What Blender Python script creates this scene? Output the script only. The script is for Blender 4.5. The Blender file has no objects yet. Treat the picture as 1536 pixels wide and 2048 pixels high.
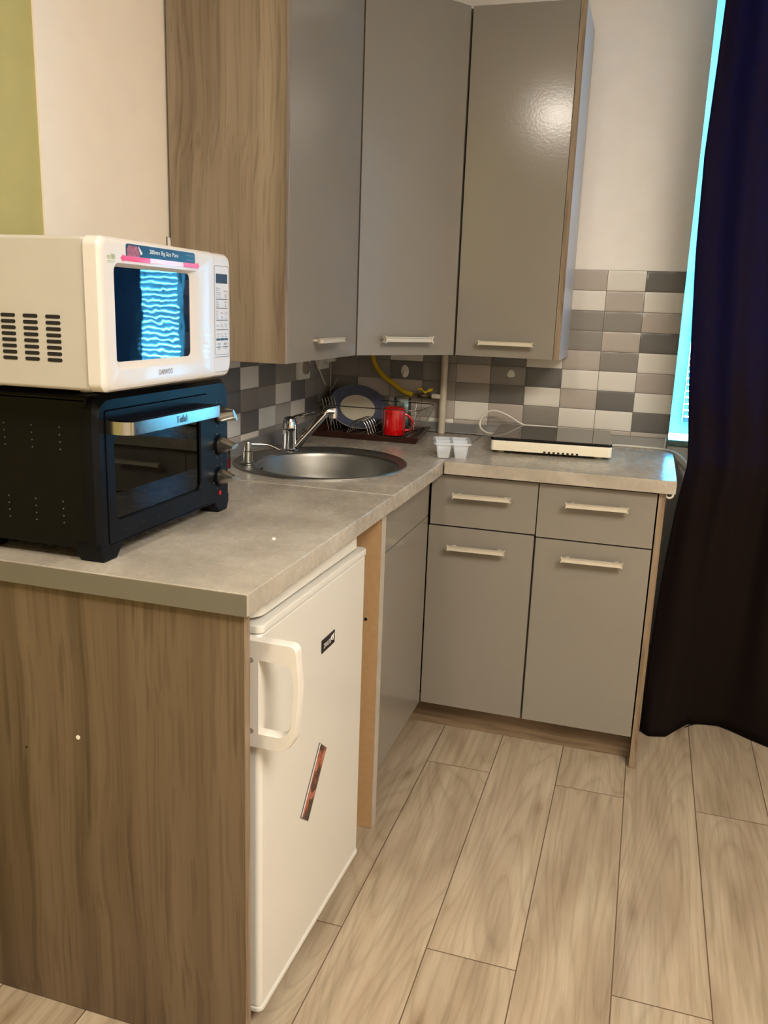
import bpy, bmesh, math, random
import numpy as np
from mathutils import Vector, Matrix
random.seed(7)
C = bpy.context.scene.collection
PI = math.pi

# ------------------------------------------------------------------ colours and materials
def lin(c):
    o = []
    for v in c:
        v = v / 255.0
        o.append(v / 12.92 if v <= 0.04045 else ((v + 0.055) / 1.055) ** 2.4)
    return (o[0], o[1], o[2], 1.0)

def newmat(name):
    m = bpy.data.materials.new(name); m.use_nodes = True
    nt = m.node_tree
    b = nt.nodes['Principled BSDF']
    return m, nt, b

def N(nt, kind, **kw):
    n = nt.nodes.new(kind)
    for k, v in kw.items():
        if k.startswith('i_'):
            n.inputs[k[2:].replace('_', ' ')].default_value = v
        else:
            setattr(n, k, v)
    return n

def coords(nt, scale=(1, 1, 1), loc=(0, 0, 0), rot=(0, 0, 0)):
    tc = N(nt, 'ShaderNodeTexCoord'); mp = N(nt, 'ShaderNodeMapping')
    mp.inputs['Scale'].default_value = scale; mp.inputs['Location'].default_value = loc
    mp.inputs['Rotation'].default_value = rot
    nt.links.new(tc.outputs['Object'], mp.inputs['Vector'])
    return mp.outputs['Vector']

def ramp(nt, fac, stops):
    r = N(nt, 'ShaderNodeValToRGB')
    el = r.color_ramp.elements
    while len(el) > len(stops): el.remove(el[-1])
    while len(el) < len(stops): el.new(0.5)
    for e, (p, c) in zip(el, stops):
        e.position = p; e.color = c
    nt.links.new(fac, r.inputs['Fac'])
    return r.outputs['Color']

def noise(nt, vec, scale, detail=3, rough=0.5, dist=0.0):
    n = N(nt, 'ShaderNodeTexNoise')
    n.inputs['Scale'].default_value = scale; n.inputs['Detail'].default_value = detail
    n.inputs['Roughness'].default_value = rough; n.inputs['Distortion'].default_value = dist
    nt.links.new(vec, n.inputs['Vector'])
    return n.outputs['Fac']

def mixc(nt, fac, a, b, mode='MIX'):
    n = N(nt, 'ShaderNodeMix', data_type='RGBA', blend_type=mode)
    for sock, v in ((n.inputs[0], fac), (n.inputs[6], a), (n.inputs[7], b)):
        if isinstance(v, (int, float, tuple)): sock.default_value = v
        else: nt.links.new(v, sock)
    return n.outputs[2]

def mathn(nt, op, a, b=0.0, clamp=False):
    n = N(nt, 'ShaderNodeMath', operation=op, use_clamp=clamp)
    for sock, v in ((n.inputs[0], a), (n.inputs[1], b)):
        if isinstance(v, (int, float)): sock.default_value = v
        else: nt.links.new(v, sock)
    return n.outputs[0]

def bump(nt, bsdf, h, strength, dist=0.001):
    b = N(nt, 'ShaderNodeBump'); b.inputs['Strength'].default_value = strength
    b.inputs['Distance'].default_value = dist
    nt.links.new(h, b.inputs['Height']); nt.links.new(b.outputs['Normal'], bsdf.inputs['Normal'])

def plain(name, rgb, rough=0.5, metal=0.0, var=0.06, scale=14, bmp=0.0, bscale=200, spec=0.5, trans=0.0, ior=1.45, coat=0.0, sheen=0.0):
    m, nt, b = newmat(name)
    col = lin(rgb)
    v = coords(nt)
    f = noise(nt, v, scale, 3)
    lo = tuple(c * (1 - var) for c in col[:3]) + (1,); hi = tuple(min(1, c * (1 + var)) for c in col[:3]) + (1,)
    c = ramp(nt, f, [(0.3, lo), (0.7, hi)])
    nt.links.new(c, b.inputs['Base Color'])
    b.inputs['Roughness'].default_value = rough; b.inputs['Metallic'].default_value = metal
    b.inputs['Specular IOR Level'].default_value = spec
    b.inputs['Transmission Weight'].default_value = trans; b.inputs['IOR'].default_value = ior
    b.inputs['Coat Weight'].default_value = coat; b.inputs['Sheen Weight'].default_value = sheen
    if bmp: bump(nt, b, noise(nt, v, bscale, 2), bmp)
    return m

def wood(name, axis='z', dark=(96, 76, 54), mid=(141, 118, 90), light=(163, 142, 113), seed=0.0, sc=1.0):
    m, nt, b = newmat(name)
    a1, a2 = 0.9, 0.022
    s1 = {'z': (1.6, 1.6, a1), 'x': (a1, 1.6, 1.6), 'y': (1.6, a1, 1.6)}[axis]
    s2 = {'z': (1, 1, a2), 'x': (a2, 1, 1), 'y': (1, a2, 1)}[axis]
    v = coords(nt, s1, (seed, seed * 1.7, seed * 0.6))
    warp = mathn(nt, 'SUBTRACT', noise(nt, v, 1.6, 2, 0.5), 0.5)
    warp2 = mathn(nt, 'SUBTRACT', noise(nt, v, 5.0, 1, 0.5), 0.5)
    off = mathn(nt, 'ADD', mathn(nt, 'MULTIPLY', warp, 0.075), mathn(nt, 'MULTIPLY', warp2, 0.014))
    w2 = N(nt, 'ShaderNodeCombineXYZ')
    for k in range(3):
        if 'xyz'[k] != axis: nt.links.new(off, w2.inputs[k])
    vv = N(nt, 'ShaderNodeVectorMath', operation='ADD')
    nt.links.new(coords(nt, s2, (seed, seed * 1.7, seed * 0.6)), vv.inputs[0]); nt.links.new(w2.outputs[0], vv.inputs[1])
    wv = vv.outputs[0]
    broad = noise(nt, wv, 16 * sc, 1, 0.4)
    med = noise(nt, wv, 62 * sc, 1, 0.5)
    fine = noise(nt, wv, 170 * sc, 1, 0.5)
    base = ramp(nt, broad, [(0.25, lin(dark)), (0.5, lin(mid)), (0.78, lin(light))])
    l2 = ramp(nt, med, [(0.33, (0.56, 0.52, 0.47, 1)), (0.40, (0.93, 0.92, 0.91, 1)), (0.7, (1.05, 1.05, 1.04, 1))])
    c = mixc(nt, 0.62, base, l2, 'MULTIPLY')
    h = ramp(nt, fine, [(0.36, (0.66, 0.63, 0.60, 1)), (0.47, (1.0, 1.0, 1.0, 1)), (0.7, (1.07, 1.07, 1.06, 1))])
    c = mixc(nt, 0.5, c, h, 'MULTIPLY')
    nt.links.new(c, b.inputs['Base Color'])
    b.inputs['Roughness'].default_value = 0.42
    bump(nt, b, fine, 0.08)
    return m

def concrete(name, tint=(1, 1, 1)):
    m, nt, b = newmat(name)
    v = coords(nt)
    big = noise(nt, v, 5.5, 5, 0.6, 0.4)
    small = noise(nt, v, 38, 5, 0.65)
    scr = noise(nt, coords(nt, (6, 1.4, 3), (0, 0, 0), (0, 0, 0.5)), 9, 6, 0.7, 1.2)
    def t(c): return tuple(a * k for a, k in zip(lin(c)[:3], tint)) + (1,)
    c = ramp(nt, big, [(0.3, t((150, 141, 128))), (0.52, t((172, 163, 149))), (0.75, t((188, 180, 167)))])
    c = mixc(nt, 0.22, c, ramp(nt, small, [(0.3, (0.82, 0.81, 0.8, 1)), (0.6, (1.03, 1.03, 1.03, 1))]), 'MULTIPLY')
    c = mixc(nt, 0.38, c, ramp(nt, scr, [(0.28, (0.72, 0.7, 0.68, 1)), (0.38, (1, 1, 1, 1)), (0.7, (1.04, 1.04, 1.04, 1))]), 'MULTIPLY')
    nt.links.new(c, b.inputs['Base Color'])
    rr = N(nt, 'ShaderNodeMapRange'); rr.inputs[3].default_value = 0.2; rr.inputs[4].default_value = 0.34
    nt.links.new(small, rr.inputs[0]); nt.links.new(rr.outputs[0], b.inputs['Roughness'])
    bump(nt, b, small, 0.06)
    return m

def floor_mat():
    m, nt, b = newmat('laminate_floor')
    tc = N(nt, 'ShaderNodeTexCoord'); sp = N(nt, 'ShaderNodeSeparateXYZ')
    nt.links.new(tc.outputs['Object'], sp.inputs[0])
    X, Y = sp.outputs[0], sp.outputs[1]
    W, L = 0.1883, 1.474
    row = mathn(nt, 'FLOOR', mathn(nt, 'DIVIDE', mathn(nt, 'SUBTRACT', X, 0.6225), W))
    fx = mathn(nt, 'FRACT', mathn(nt, 'DIVIDE', mathn(nt, 'SUBTRACT', X, 0.6225), W))
    par = mathn(nt, 'FRACT', mathn(nt, 'MULTIPLY', row, 0.5))          # 0 or .5
    ys = mathn(nt, 'ADD', mathn(nt, 'DIVIDE', mathn(nt, 'ADD', Y, 0.770), L), par)
    col = mathn(nt, 'FLOOR', ys); fy = mathn(nt, 'FRACT', ys)
    dx = mathn(nt, 'MULTIPLY', mathn(nt, 'MINIMUM', fx, mathn(nt, 'SUBTRACT', 1.0, fx)), W)
    dy = mathn(nt, 'MULTIPLY', mathn(nt, 'MINIMUM', fy, mathn(nt, 'SUBTRACT', 1.0, fy)), L)
    seam = mathn(nt, 'MINIMUM', dx, dy)
    idv = N(nt, 'ShaderNodeCombineXYZ'); nt.links.new(row, idv.inputs[0]); nt.links.new(col, idv.inputs[1])
    wn = N(nt, 'ShaderNodeTexWhiteNoise', noise_dimensions='3D'); nt.links.new(idv.outputs[0], wn.inputs['Vector'])
    rnd = wn.outputs['Value']
    gv = N(nt, 'ShaderNodeCombineXYZ')
    nt.links.new(mathn(nt, 'ADD', X, mathn(nt, 'MULTIPLY', rnd, 7.0)), gv.inputs[0])
    nt.links.new(mathn(nt, 'MULTIPLY', Y, 0.16), gv.inputs[1])
    nt.links.new(mathn(nt, 'MULTIPLY', rnd, 31.0), gv.inputs[2])
    g = gv.outputs[0]
    # cathedral figure: contour lines of a smooth stretched noise
    gs = N(nt, 'ShaderNodeCombineXYZ')
    nt.links.new(mathn(nt, 'ADD', X, mathn(nt, 'MULTIPLY', rnd, 7.0)), gs.inputs[0])
    nt.links.new(mathn(nt, 'MULTIPLY', Y, 0.035), gs.inputs[1]); nt.links.new(mathn(nt, 'MULTIPLY', rnd, 31.0), gs.inputs[2])
    gsv = gs.outputs[0]
    smooth = noise(nt, g, 5.5, 1, 0.35, 0.3)
    rings = mathn(nt, 'FRACT', mathn(nt, 'MULTIPLY', smooth, 24.0))
    broad = noise(nt, g, 14, 2, 0.5, 0.2)
    fine = noise(nt, gsv, 110, 2, 0.6)
    fib = noise(nt, gsv, 420, 2, 0.5)
    c = ramp(nt, broad, [(0.25, lin((150, 132, 110))), (0.5, lin((170, 153, 130))), (0.75, lin((184, 169, 146)))])
    c = mixc(nt, 0.5, c, ramp(nt, rings, [(0.0, (0.70, 0.66, 0.61, 1)), (0.22, (0.96, 0.96, 0.95, 1)), (0.75, (1.06, 1.06, 1.05, 1)), (1.0, (0.86, 0.84, 0.80, 1))]), 'MULTIPLY')
    c = mixc(nt, 0.55, c, ramp(nt, fine, [(0.34, (0.72, 0.74, 0.71, 1)), (0.5, (1, 1, 1, 1)), (0.7, (1.05, 1.05, 1.05, 1))]), 'MULTIPLY')
    c = mixc(nt, 0.35, c, ramp(nt, fib, [(0.35, (0.85, 0.84, 0.83, 1)), (0.6, (1.04, 1.04, 1.04, 1))]), 'MULTIPLY')
    # knots
    kv = N(nt, 'ShaderNodeCombineXYZ')
    nt.links.new(mathn(nt, 'ADD', X, mathn(nt, 'MULTIPLY', rnd, 5.0)), kv.inputs[0])
    nt.links.new(mathn(nt, 'MULTIPLY', Y, 0.34), kv.inputs[1]); nt.links.new(mathn(nt, 'MULTIPLY', rnd, 9.0), kv.inputs[2])
    vo = N(nt, 'ShaderNodeTexVoronoi'); vo.inputs['Scale'].default_value = 8.0
    nt.links.new(kv.outputs[0], vo.inputs['Vector'])
    kn = ramp(nt, vo.outputs['Distance'], [(0.0, (0.42, 0.34, 0.27, 1)), (0.045, (0.66, 0.59, 0.52, 1)), (0.13, (0.93, 0.91, 0.88, 1)), (0.22, (1, 1, 1, 1))])
    c = mixc(nt, 0.75, c, kn, 'MULTIPLY')
    tone = ramp(nt, rnd, [(0.0, (0.93, 0.92, 0.91, 1)), (1.0, (1.05, 1.05, 1.05, 1))])
    c = mixc(nt, 1.0, c, tone, 'MULTIPLY')
    sl = N(nt, 'ShaderNodeMapRange'); sl.inputs[1].default_value = 0.0006; sl.inputs[2].default_value = 0.0019
    nt.links.new(seam, sl.inputs[0])
    c = mixc(nt, sl.outputs[0], lin((92, 72, 54)), c)
    nt.links.new(c, b.inputs['Base Color'])
    b.inputs['Roughness'].default_value = 0.3
    hh = mathn(nt, 'ADD', mathn(nt, 'MULTIPLY', sl.outputs[0], 1.5), mathn(nt, 'MULTIPLY', fine, 0.35))
    bump(nt, b, hh, 0.25, 0.0008)
    return m

def glassy(name, tint=(235, 245, 245), alpha=0.25, rough=0.02):
    m, nt, b = newmat(name)
    out = nt.nodes['Material Output']
    tr = N(nt, 'ShaderNodeBsdfTransparent'); gl = N(nt, 'ShaderNodeBsdfGlossy')
    tr.inputs[0].default_value = lin(tint); gl.inputs['Roughness'].default_value = rough
    gl.inputs[0].default_value = lin(tint)
    fr = N(nt, 'ShaderNodeFresnel'); fr.inputs[0].default_value = 1.5
    nz = noise(nt, coords(nt), 20, 2)
    f = mathn(nt, 'ADD', fr.outputs[0], mathn(nt, 'MULTIPLY', nz, alpha * 0.4), True)
    mx = N(nt, 'ShaderNodeMixShader'); nt.links.new(f, mx.inputs[0])
    nt.links.new(tr.outputs[0], mx.inputs[1]); nt.links.new(gl.outputs[0], mx.inputs[2])
    nt.links.new(mx.outputs[0], out.inputs['Surface'])
    return m

def frosted(name, rgb, clear=0.5, rough=0.15):
    m, nt, b = newmat(name)
    out = nt.nodes['Material Output']
    c = lin(rgb); f = noise(nt, coords(nt), 30, 2)
    nt.links.new(ramp(nt, f, [(0.3, tuple(x * .93 for x in c[:3]) + (1,)), (0.7, c)]), b.inputs['Base Color'])
    b.inputs['Roughness'].default_value = rough
    t = N(nt, 'ShaderNodeBsdfTransparent'); mx = N(nt, 'ShaderNodeMixShader'); mx.inputs[0].default_value = clear
    nt.links.new(b.outputs[0], mx.inputs[1]); nt.links.new(t.outputs[0], mx.inputs[2]); nt.links.new(mx.outputs[0], out.inputs['Surface'])
    return m

def translucent(name, rgb, frac=0.4, rough=0.5, trgb=None, weave=0):
    m, nt, b = newmat(name)
    out = nt.nodes['Material Output']
    v = coords(nt)
    f = noise(nt, v, weave or 12, 2)
    col = lin(rgb)
    c = ramp(nt, f, [(0.3, tuple(x * 0.85 for x in col[:3]) + (1,)), (0.7, tuple(min(1, x * 1.15) for x in col[:3]) + (1,))])
    nt.links.new(c, b.inputs['Base Color']); b.inputs['Roughness'].default_value = rough
    if rough > .8: b.inputs['Specular IOR Level'].default_value = 0.15
    t = N(nt, 'ShaderNodeBsdfTranslucent')
    if trgb: t.inputs[0].default_value = lin(trgb)
    else: nt.links.new(c, t.inputs[0])
    mx = N(nt, 'ShaderNodeMixShader'); mx.inputs[0].default_value = frac
    nt.links.new(b.outputs[0], mx.inputs[1]); nt.links.new(t.outputs[0], mx.inputs[2])
    nt.links.new(mx.outputs[0], out.inputs['Surface'])
    return m

def laminate(name, rgb, rough=0.3):
    m, nt, b = newmat(name)
    v = coords(nt)
    c = lin(rgb)
    f = noise(nt, v, 3, 2)
    nt.links.new(ramp(nt, f, [(0.3, tuple(x * .97 for x in c[:3]) + (1,)), (0.7, tuple(x * 1.03 for x in c[:3]) + (1,))]), b.inputs['Base Color'])
    b.inputs['Roughness'].default_value = rough
    bump(nt, b, noise(nt, v, 150, 2, 0.5), 0.14, 0.0006)
    return m

M = {}
M['wall'] = plain('painted_wall_cream', (246, 240, 232), 0.8, var=0.02, bmp=0.15, bscale=120)
M['wall_dim'] = plain('painted_wall_cream_dim', (226, 215, 199), 0.8, var=0.02, bmp=0.15, bscale=120)  # left wall: paint darkened in colour to offset the strong light there
M['green'] = plain('painted_wall_green', (168, 158, 100), 0.8, var=0.03, bmp=0.15, bscale=120)
M['ceiling'] = plain('ceiling_paint', (235, 232, 225), 0.9, var=0.01)
M['floor'] = floor_mat()
M['wood'] = wood('olive_ash_laminate', 'z', dark=(104, 88, 70), mid=(132, 116, 95), light=(146, 130, 109))
M['wood_dim'] = wood('olive_ash_laminate_dim', 'z', dark=(76, 60, 45), mid=(102, 85, 66), light=(116, 99, 79), seed=3.1)  # darker copy of the laminate; weaker light on the end panel is in the colour
M['woodx'] = wood('olive_ash_plinth', 'x', dark=(92, 74, 54), mid=(124, 105, 82), light=(146, 127, 102), seed=1.3)
M['edge'] = wood('wood_edge_band', 'z', dark=(112, 90, 68), mid=(138, 119, 96), light=(154, 137, 114), seed=5.0, sc=2)
M['door'] = laminate('grey_laminate_front', (131, 125, 115), 0.16)
M['sidegrey'] = laminate('grey_laminate_side', (164, 163, 162), 0.3)
M['carcass'] = plain('carcass_board', (120, 116, 108), 0.6)
M['top'] = concrete('concrete_laminate_worktop')
M['topedge'] = plain('olive_grey_edge_band', (106, 101, 88), 0.45, var=0.03)
M['stripedge'] = plain('pale_edging', (176, 168, 154), 0.4, var=0.08, scale=25)
M['chip'] = plain('raw_brown_board', (176, 142, 102), 0.6, var=0.06, scale=60)
M['upstand'] = plain('grey_upstand', (150, 150, 148), 0.16, metal=0.45, var=0.02)
M['grout'] = plain('tile_grout', (108, 100, 90), 0.85)
M['tileW'] = plain('tile_white', (226, 221, 211), 0.24, var=0.03, scale=5)
M['tileL'] = plain('tile_taupe', (182, 172, 162), 0.24, var=0.04, scale=5)
M['tileM'] = plain('tile_grey', (142, 136, 129), 0.24, var=0.04, scale=5)
M['tileD'] = plain('tile_dark_grey', (112, 109, 106), 0.24, var=0.04, scale=5)
M['fridge'] = plain('fridge_white_enamel', (215, 212, 203), 0.28, var=0.01, coat=0.3)
M['fridgeh'] = plain('fridge_handle_plastic', (216, 210, 200), 0.4, var=0.01)
M['mw'] = plain('microwave_white', (206, 200, 193), 0.32, var=0.01, coat=0.1)
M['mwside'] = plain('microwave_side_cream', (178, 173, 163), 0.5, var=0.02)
M['slot'] = plain('dark_slot', (20, 17, 14), 0.8)
M['seam'] = plain('seam_grey', (150, 142, 130), 0.6)
M['black'] = plain('black_plastic', (11, 12, 15), 0.38, var=0.1, spec=0.14)
M['blackm'] = plain('black_metal_side', (7, 6, 5), 0.5, var=0.1, spec=0.2)
M['cavity'] = plain('oven_cavity_metal', (120, 120, 112), 0.4, metal=0.6)
M['steel'] = plain('brushed_steel', (190, 188, 182), 0.26, metal=1.0, var=0.04)
M['sinksteel'] = plain('sink_steel', (150, 148, 142), 0.4, metal=1.0, var=0.04, bmp=0.05)
M['chrome'] = plain('chrome', (215, 215, 215), 0.08, metal=1.0, var=0.02)
M['handle'] = plain('satin_handle', (212, 205, 188), 0.3, metal=0.35, var=0.02)
M['wire'] = plain('wire_chrome', (150, 145, 135), 0.25, metal=1.0)
M['tray'] = plain('dark_brown_plastic', (58, 30, 22), 0.35, var=0.08)
M['red'] = plain('red_enamel', (200, 12, 14), 0.16, coat=0.5, var=0.02)
M['plateblue'] = plain('plate_blue_rim', (92, 95, 114), 0.2, var=0.12, scale=60)
M['plate'] = plain('plate_white', (216, 206, 182), 0.2, var=0.02)
M['white'] = plain('white_plastic', (226, 222, 210), 0.4, var=0.01)
M['cord'] = plain('cord_white', (220, 214, 200), 0.45, var=0.01)
M['hobbody'] = plain('hob_cream_body', (236, 228, 206), 0.35, var=0.01)
M['hobglass'] = plain('hob_black_glass', (8, 9, 12), 0.07, var=0.1, spec=0.35)
M['pipe'] = plain('painted_pipe', (196, 186, 164), 0.45, var=0.08, scale=30)
M['brass'] = plain('brass_fitting', (190, 170, 130), 0.3, metal=1.0)
M['yellow'] = plain('yellow_hose', (190, 158, 20), 0.4, var=0.1)
M['yellowh'] = plain('yellow_valve_handle', (206, 172, 24), 0.4)
M['curtain'] = translucent('blackout_curtain', (26, 17, 12), 0.3, 0.9, trgb=(8, 64, 104), weave=300)
M['pvc'] = translucent('white_pvc_frame', (196, 206, 212), 0.14, 0.3)
M['blind'] = translucent('blind_slat', (220, 224, 230), 0.12, 0.4)
M['glass'] = glassy('clear_glass')
M['wglass'] = glassy('window_glass', (250, 252, 255), 0.05)
M['ovenglass'] = glassy('oven_door_glass', (190, 194, 192), 0.12)
M['ice'] = frosted('clear_ice_plastic', (232, 238, 246), 0.62)
M['water'] = frosted('milky_water', (226, 220, 206), 0.25)
M['sill'] = plain('stone_sill', (120, 150, 140), 0.4, var=0.4, scale=60, bmp=0.2)
M['ink'] = plain('print_grey', (90, 88, 84), 0.5)
M['inkd'] = plain('print_dark', (40, 42, 52), 0.4)
M['inkw'] = plain('print_white', (236, 234, 230), 0.5)
M['green_ink'] = plain('print_green', (130, 160, 80), 0.5)
M['sticker_red'] = plain('sticker_red', (216, 24, 56), 0.2)
M['sticker_pink'] = plain('sticker_pink', (236, 186, 180), 0.2)
M['sticker_black'] = plain('sticker_black', (18, 18, 20), 0.3)
M['food'] = plain('sticker_food', (150, 62, 40), 0.3, var=0.8, scale=190)
M['soapred'] = plain('soap_red', (170, 16, 30), 0.2)
M['display'] = plain('display_dark', (34, 40, 56), 0.15)

def magnet_mat():
    m, nt, b = newmat('photo_magnet')
    v = coords(nt, (1, 1, 1))
    n1 = noise(nt, coords(nt, (1, 0.35, 0.35), (0, 2, 0), (0.68, 0, 0)), 60, 4, 0.6, 0.8)
    c = ramp(nt, n1, [(0.36, lin((26, 18, 16))), (0.46, lin((70, 44, 34))), (0.53, lin((160, 84, 60))), (0.6, lin((190, 120, 100))), (0.68, lin((60, 34, 40)))])
    nt.links.new(c, b.inputs['Base Color']); b.inputs['Roughness'].default_value = 0.15
    return m
M['magnet'] = magnet_mat()

def mw_glass_mat():
    m, nt, b = newmat('microwave_door_glass')
    v = coords(nt, (1, 1, 1))
    f = noise(nt, v, 10, 2)
    nt.links.new(ramp(nt, f, [(0.3, lin((6, 24, 46))), (0.7, lin((10, 32, 58)))]), b.inputs['Base Color'])  # blue in the base colour stands for the curtain's reflection
    b.inputs['Roughness'].default_value = 0.03; b.inputs['IOR'].default_value = 1.5
    b.inputs['Specular IOR Level'].default_value = 0.6
    b.inputs['Coat Weight'].default_value = 0.1; b.inputs['Coat Roughness'].default_value = 0.02
    bump(nt, b, noise(nt, v, 30, 1), 0.035, 0.004)
    return m
M['mwglass'] = mw_glass_mat()

# ------------------------------------------------------------------ mesh builder
class MB:
    def __init__(self): self.bm = bmesh.new(); self.mi = 0; self.mats = []
    def use(self, m):
        if m not in self.mats: self.mats.append(m)
        self.mi = self.mats.index(m); return self
    def _merge(self, t):
        for f in t.faces: f.material_index = self.mi
        me = bpy.data.meshes.new('t'); t.to_mesh(me); t.free()
        self.bm.from_mesh(me); bpy.data.meshes.remove(me); return self
    def box(self, x0, x1, y0, y1, z0, z1, r=0.0, seg=2):
        t = bmesh.new(); bmesh.ops.create_cube(t, size=1)
        for v in t.verts:
            v.co = Vector(((x0 + x1) / 2 + v.co.x * (x1 - x0), (y0 + y1) / 2 + v.co.y * (y1 - y0), (z0 + z1) / 2 + v.co.z * (z1 - z0)))
        if r: bmesh.ops.bevel(t, geom=list(t.edges), offset=r, segments=seg, profile=0.5, affect='EDGES')
        return self._merge(t)
    def hexa(self, pts):
        """8 corners: bottom 4 counter-clockwise, then top 4."""
        t = bmesh.new(); v = [t.verts.new(p) for p in pts]
        for f in ((3, 2, 1, 0), (4, 5, 6, 7), (0, 1, 5, 4), (1, 2, 6, 5), (2, 3, 7, 6), (3, 0, 4, 7)):
            t.faces.new([v[i] for i in f])
        bmesh.ops.recalc_face_normals(t, faces=t.faces); return self._merge(t)
    def prism(self, pts, a, b, axis='z', r=0.0, seg=2):
        """polygon pts extruded along axis from a to b. axis z:(x,y) x:(y,z) y:(x,z)"""
        t = bmesh.new()
        def P(p, h): return {'z': (p[0], p[1], h), 'x': (h, p[0], p[1]), 'y': (p[0], h, p[1])}[axis]
        lo = [t.verts.new(P(p, a)) for p in pts]; hi = [t.verts.new(P(p, b)) for p in pts]
        n = len(pts)
        t.faces.new(lo); t.faces.new(hi)
        for i in range(n): t.faces.new((lo[i], lo[(i + 1) % n], hi[(i + 1) % n], hi[i]))
        bmesh.ops.recalc_face_normals(t, faces=t.faces)
        if r:
            e = [e for e in t.edges if (e.verts[0] in lo) == (e.verts[1] in lo)]
            bmesh.ops.bevel(t, geom=e, offset=r, segments=seg, profile=0.5, affect='EDGES')
        return self._merge(t)
    def cyl(self, p0, p1, r0, r1=None, n=24, cap=True):
        r1 = r0 if r1 is None else r1
        return self.sweep([p0, p1], [r0, r1], n, cap)
    def sweep(self, path, radii, n=10, cap=True, closed=False, sx=1.0, sy=1.0, up=None):
        path = [Vector(p) for p in path]
        if not isinstance(radii, (list, tuple)): radii = [radii] * len(path)
        t = bmesh.new(); rings = []; K = len(path)
        prev = None
        for i, p in enumerate(path):
            if closed: d = path[(i + 1) % K] - path[i - 1]
            else: d = path[min(i + 1, K - 1)] - path[max(i - 1, 0)]
            if d.length < 1e-9: d = Vector((0, 0, 1))
            d.normalize()
            if prev is None:
                a = Vector(up) if up else (Vector((0, 0, 1)) if abs(d.z) < 0.9 else Vector((1, 0, 0)))
                u = d.cross(a).normalized()
            else:
                u = (prev - d * prev.dot(d)).normalized()
            prev = u; w = d.cross(u)
            rings.append([t.verts.new(p + (u * math.cos(2 * PI * k / n) * sx + w * math.sin(2 * PI * k / n) * sy) * radii[i]) for k in range(n)])
        for i in range(K if closed else K - 1):
            a, b2 = rings[i], rings[(i + 1) % K]
            for k in range(n): t.faces.new((a[k], a[(k + 1) % n], b2[(k + 1) % n], b2[k]))
        if cap and not closed:
            t.faces.new(rings[0]); t.faces.new(rings[-1])
        bmesh.ops.recalc_face_normals(t, faces=t.faces)
        return self._merge(t)
    def lathe(self, prof, c=(0, 0, 0), n=40, mtx=None, sx=1.0, sy=1.0):
        """prof: (r,z) list, open profile spun about z at c; r==0 closes."""
        t = bmesh.new(); rings = []
        for r, z in prof:
            if r < 1e-6: rings.append([t.verts.new((0, 0, z))])
            else: rings.append([t.verts.new((r * sx * math.cos(2 * PI * k / n), r * sy * math.sin(2 * PI * k / n), z)) for k in range(n)])
        for a, b2 in zip(rings, rings[1:]):
            for k in range(n):
                k2 = (k + 1) % n
                if len(a) == 1 and len(b2) == 1: continue
                if len(a) == 1: t.faces.new((a[0], b2[k], b2[k2]))
                elif len(b2) == 1: t.faces.new((a[k], a[k2], b2[0]))
                else: t.faces.new((a[k], a[k2], b2[k2], b2[k]))
        bmesh.ops.recalc_face_normals(t, faces=t.faces)
        m4 = Matrix.Translation(Vector(c)) @ (mtx if mtx else Matrix.Identity(4))
        bmesh.ops.transform(t, matrix=m4, verts=t.verts)
        return self._merge(t)
    def loops(self, loops, cap0=False, cap1=False, closed=True):
        t = bmesh.new(); R = [[t.verts.new(p) for p in l] for l in loops]
        for a, b2 in zip(R, R[1:]):
            n = len(a)
            for k in range(n if closed else n - 1): t.faces.new((a[k], a[(k + 1) % n], b2[(k + 1) % n], b2[k]))
        if cap0: t.faces.new(R[0])
        if cap1: t.faces.new(R[-1])
        bmesh.ops.recalc_face_normals(t, faces=t.faces)
        return self._merge(t)
    def grid(self, fn, nu, nv):
        t = bmesh.new()
        R = [[t.verts.new(fn(i / nu, j / nv)) for i in range(nu + 1)] for j in range(nv + 1)]
        for j in range(nv):
            for i in range(nu): t.faces.new((R[j][i], R[j][i + 1], R[j + 1][i + 1], R[j + 1][i]))
        return self._merge(t)

ORG = {}
def link(o, parent=None, org=Vector((0, 0, 0))):
    C.objects.link(o); ORG[o.name] = org
    if parent: o.parent = parent
    return o

def obj(name, mb, mats, parent=None, center=True, smooth=True, angle=32):
    """mesh coordinates are given in the frame of the thing (world for things at identity)."""
    if isinstance(mats, str): mats = [mats]
    if mb.mats: mats = mb.mats
    me = bpy.data.meshes.new(name); bm = mb.bm
    base = ORG[parent.name] if parent else Vector((0, 0, 0))
    if center and len(bm.verts):
        lo = Vector([min(v.co[i] for v in bm.verts) for i in range(3)]); hi = Vector([max(v.co[i] for v in bm.verts) for i in range(3)])
        c = (lo + hi) / 2
        if not parent: c.z = lo.z
    else: c = base.copy()
    for v in bm.verts: v.co -= c
    bm.to_mesh(me); bm.free()
    if smooth:
        for p in me.polygons: p.use_smooth = True
        me.set_sharp_from_angle(angle=math.radians(angle))
    for m in mats: me.materials.append(M[m])
    o = bpy.data.objects.new(name, me)
    if smooth and name != 'curtain':
        wn = o.modifiers.new('weighted_normal', 'WEIGHTED_NORMAL'); wn.weight = 100; wn.keep_sharp = True; wn.mode = 'FACE_AREA'
    o.location = c - base
    return link(o, parent, c)

def thing(name, label, cat, loc, rz=0.0, group=None):
    o = bpy.data.objects.new(name, None); o.empty_display_size = 0.05
    o.location = loc; o.rotation_euler = (0, 0, rz)
    o['label'] = label; o['category'] = cat
    if group: o['group'] = group
    # rotated things take thing-local coordinates, unrotated things take world coordinates
    return link(o, None, Vector((0, 0, 0)) if rz else Vector(loc))

def tag(o, label, cat, group=None):
    o['label'] = label; o['category'] = cat
    if group: o['group'] = group
    return o

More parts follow.
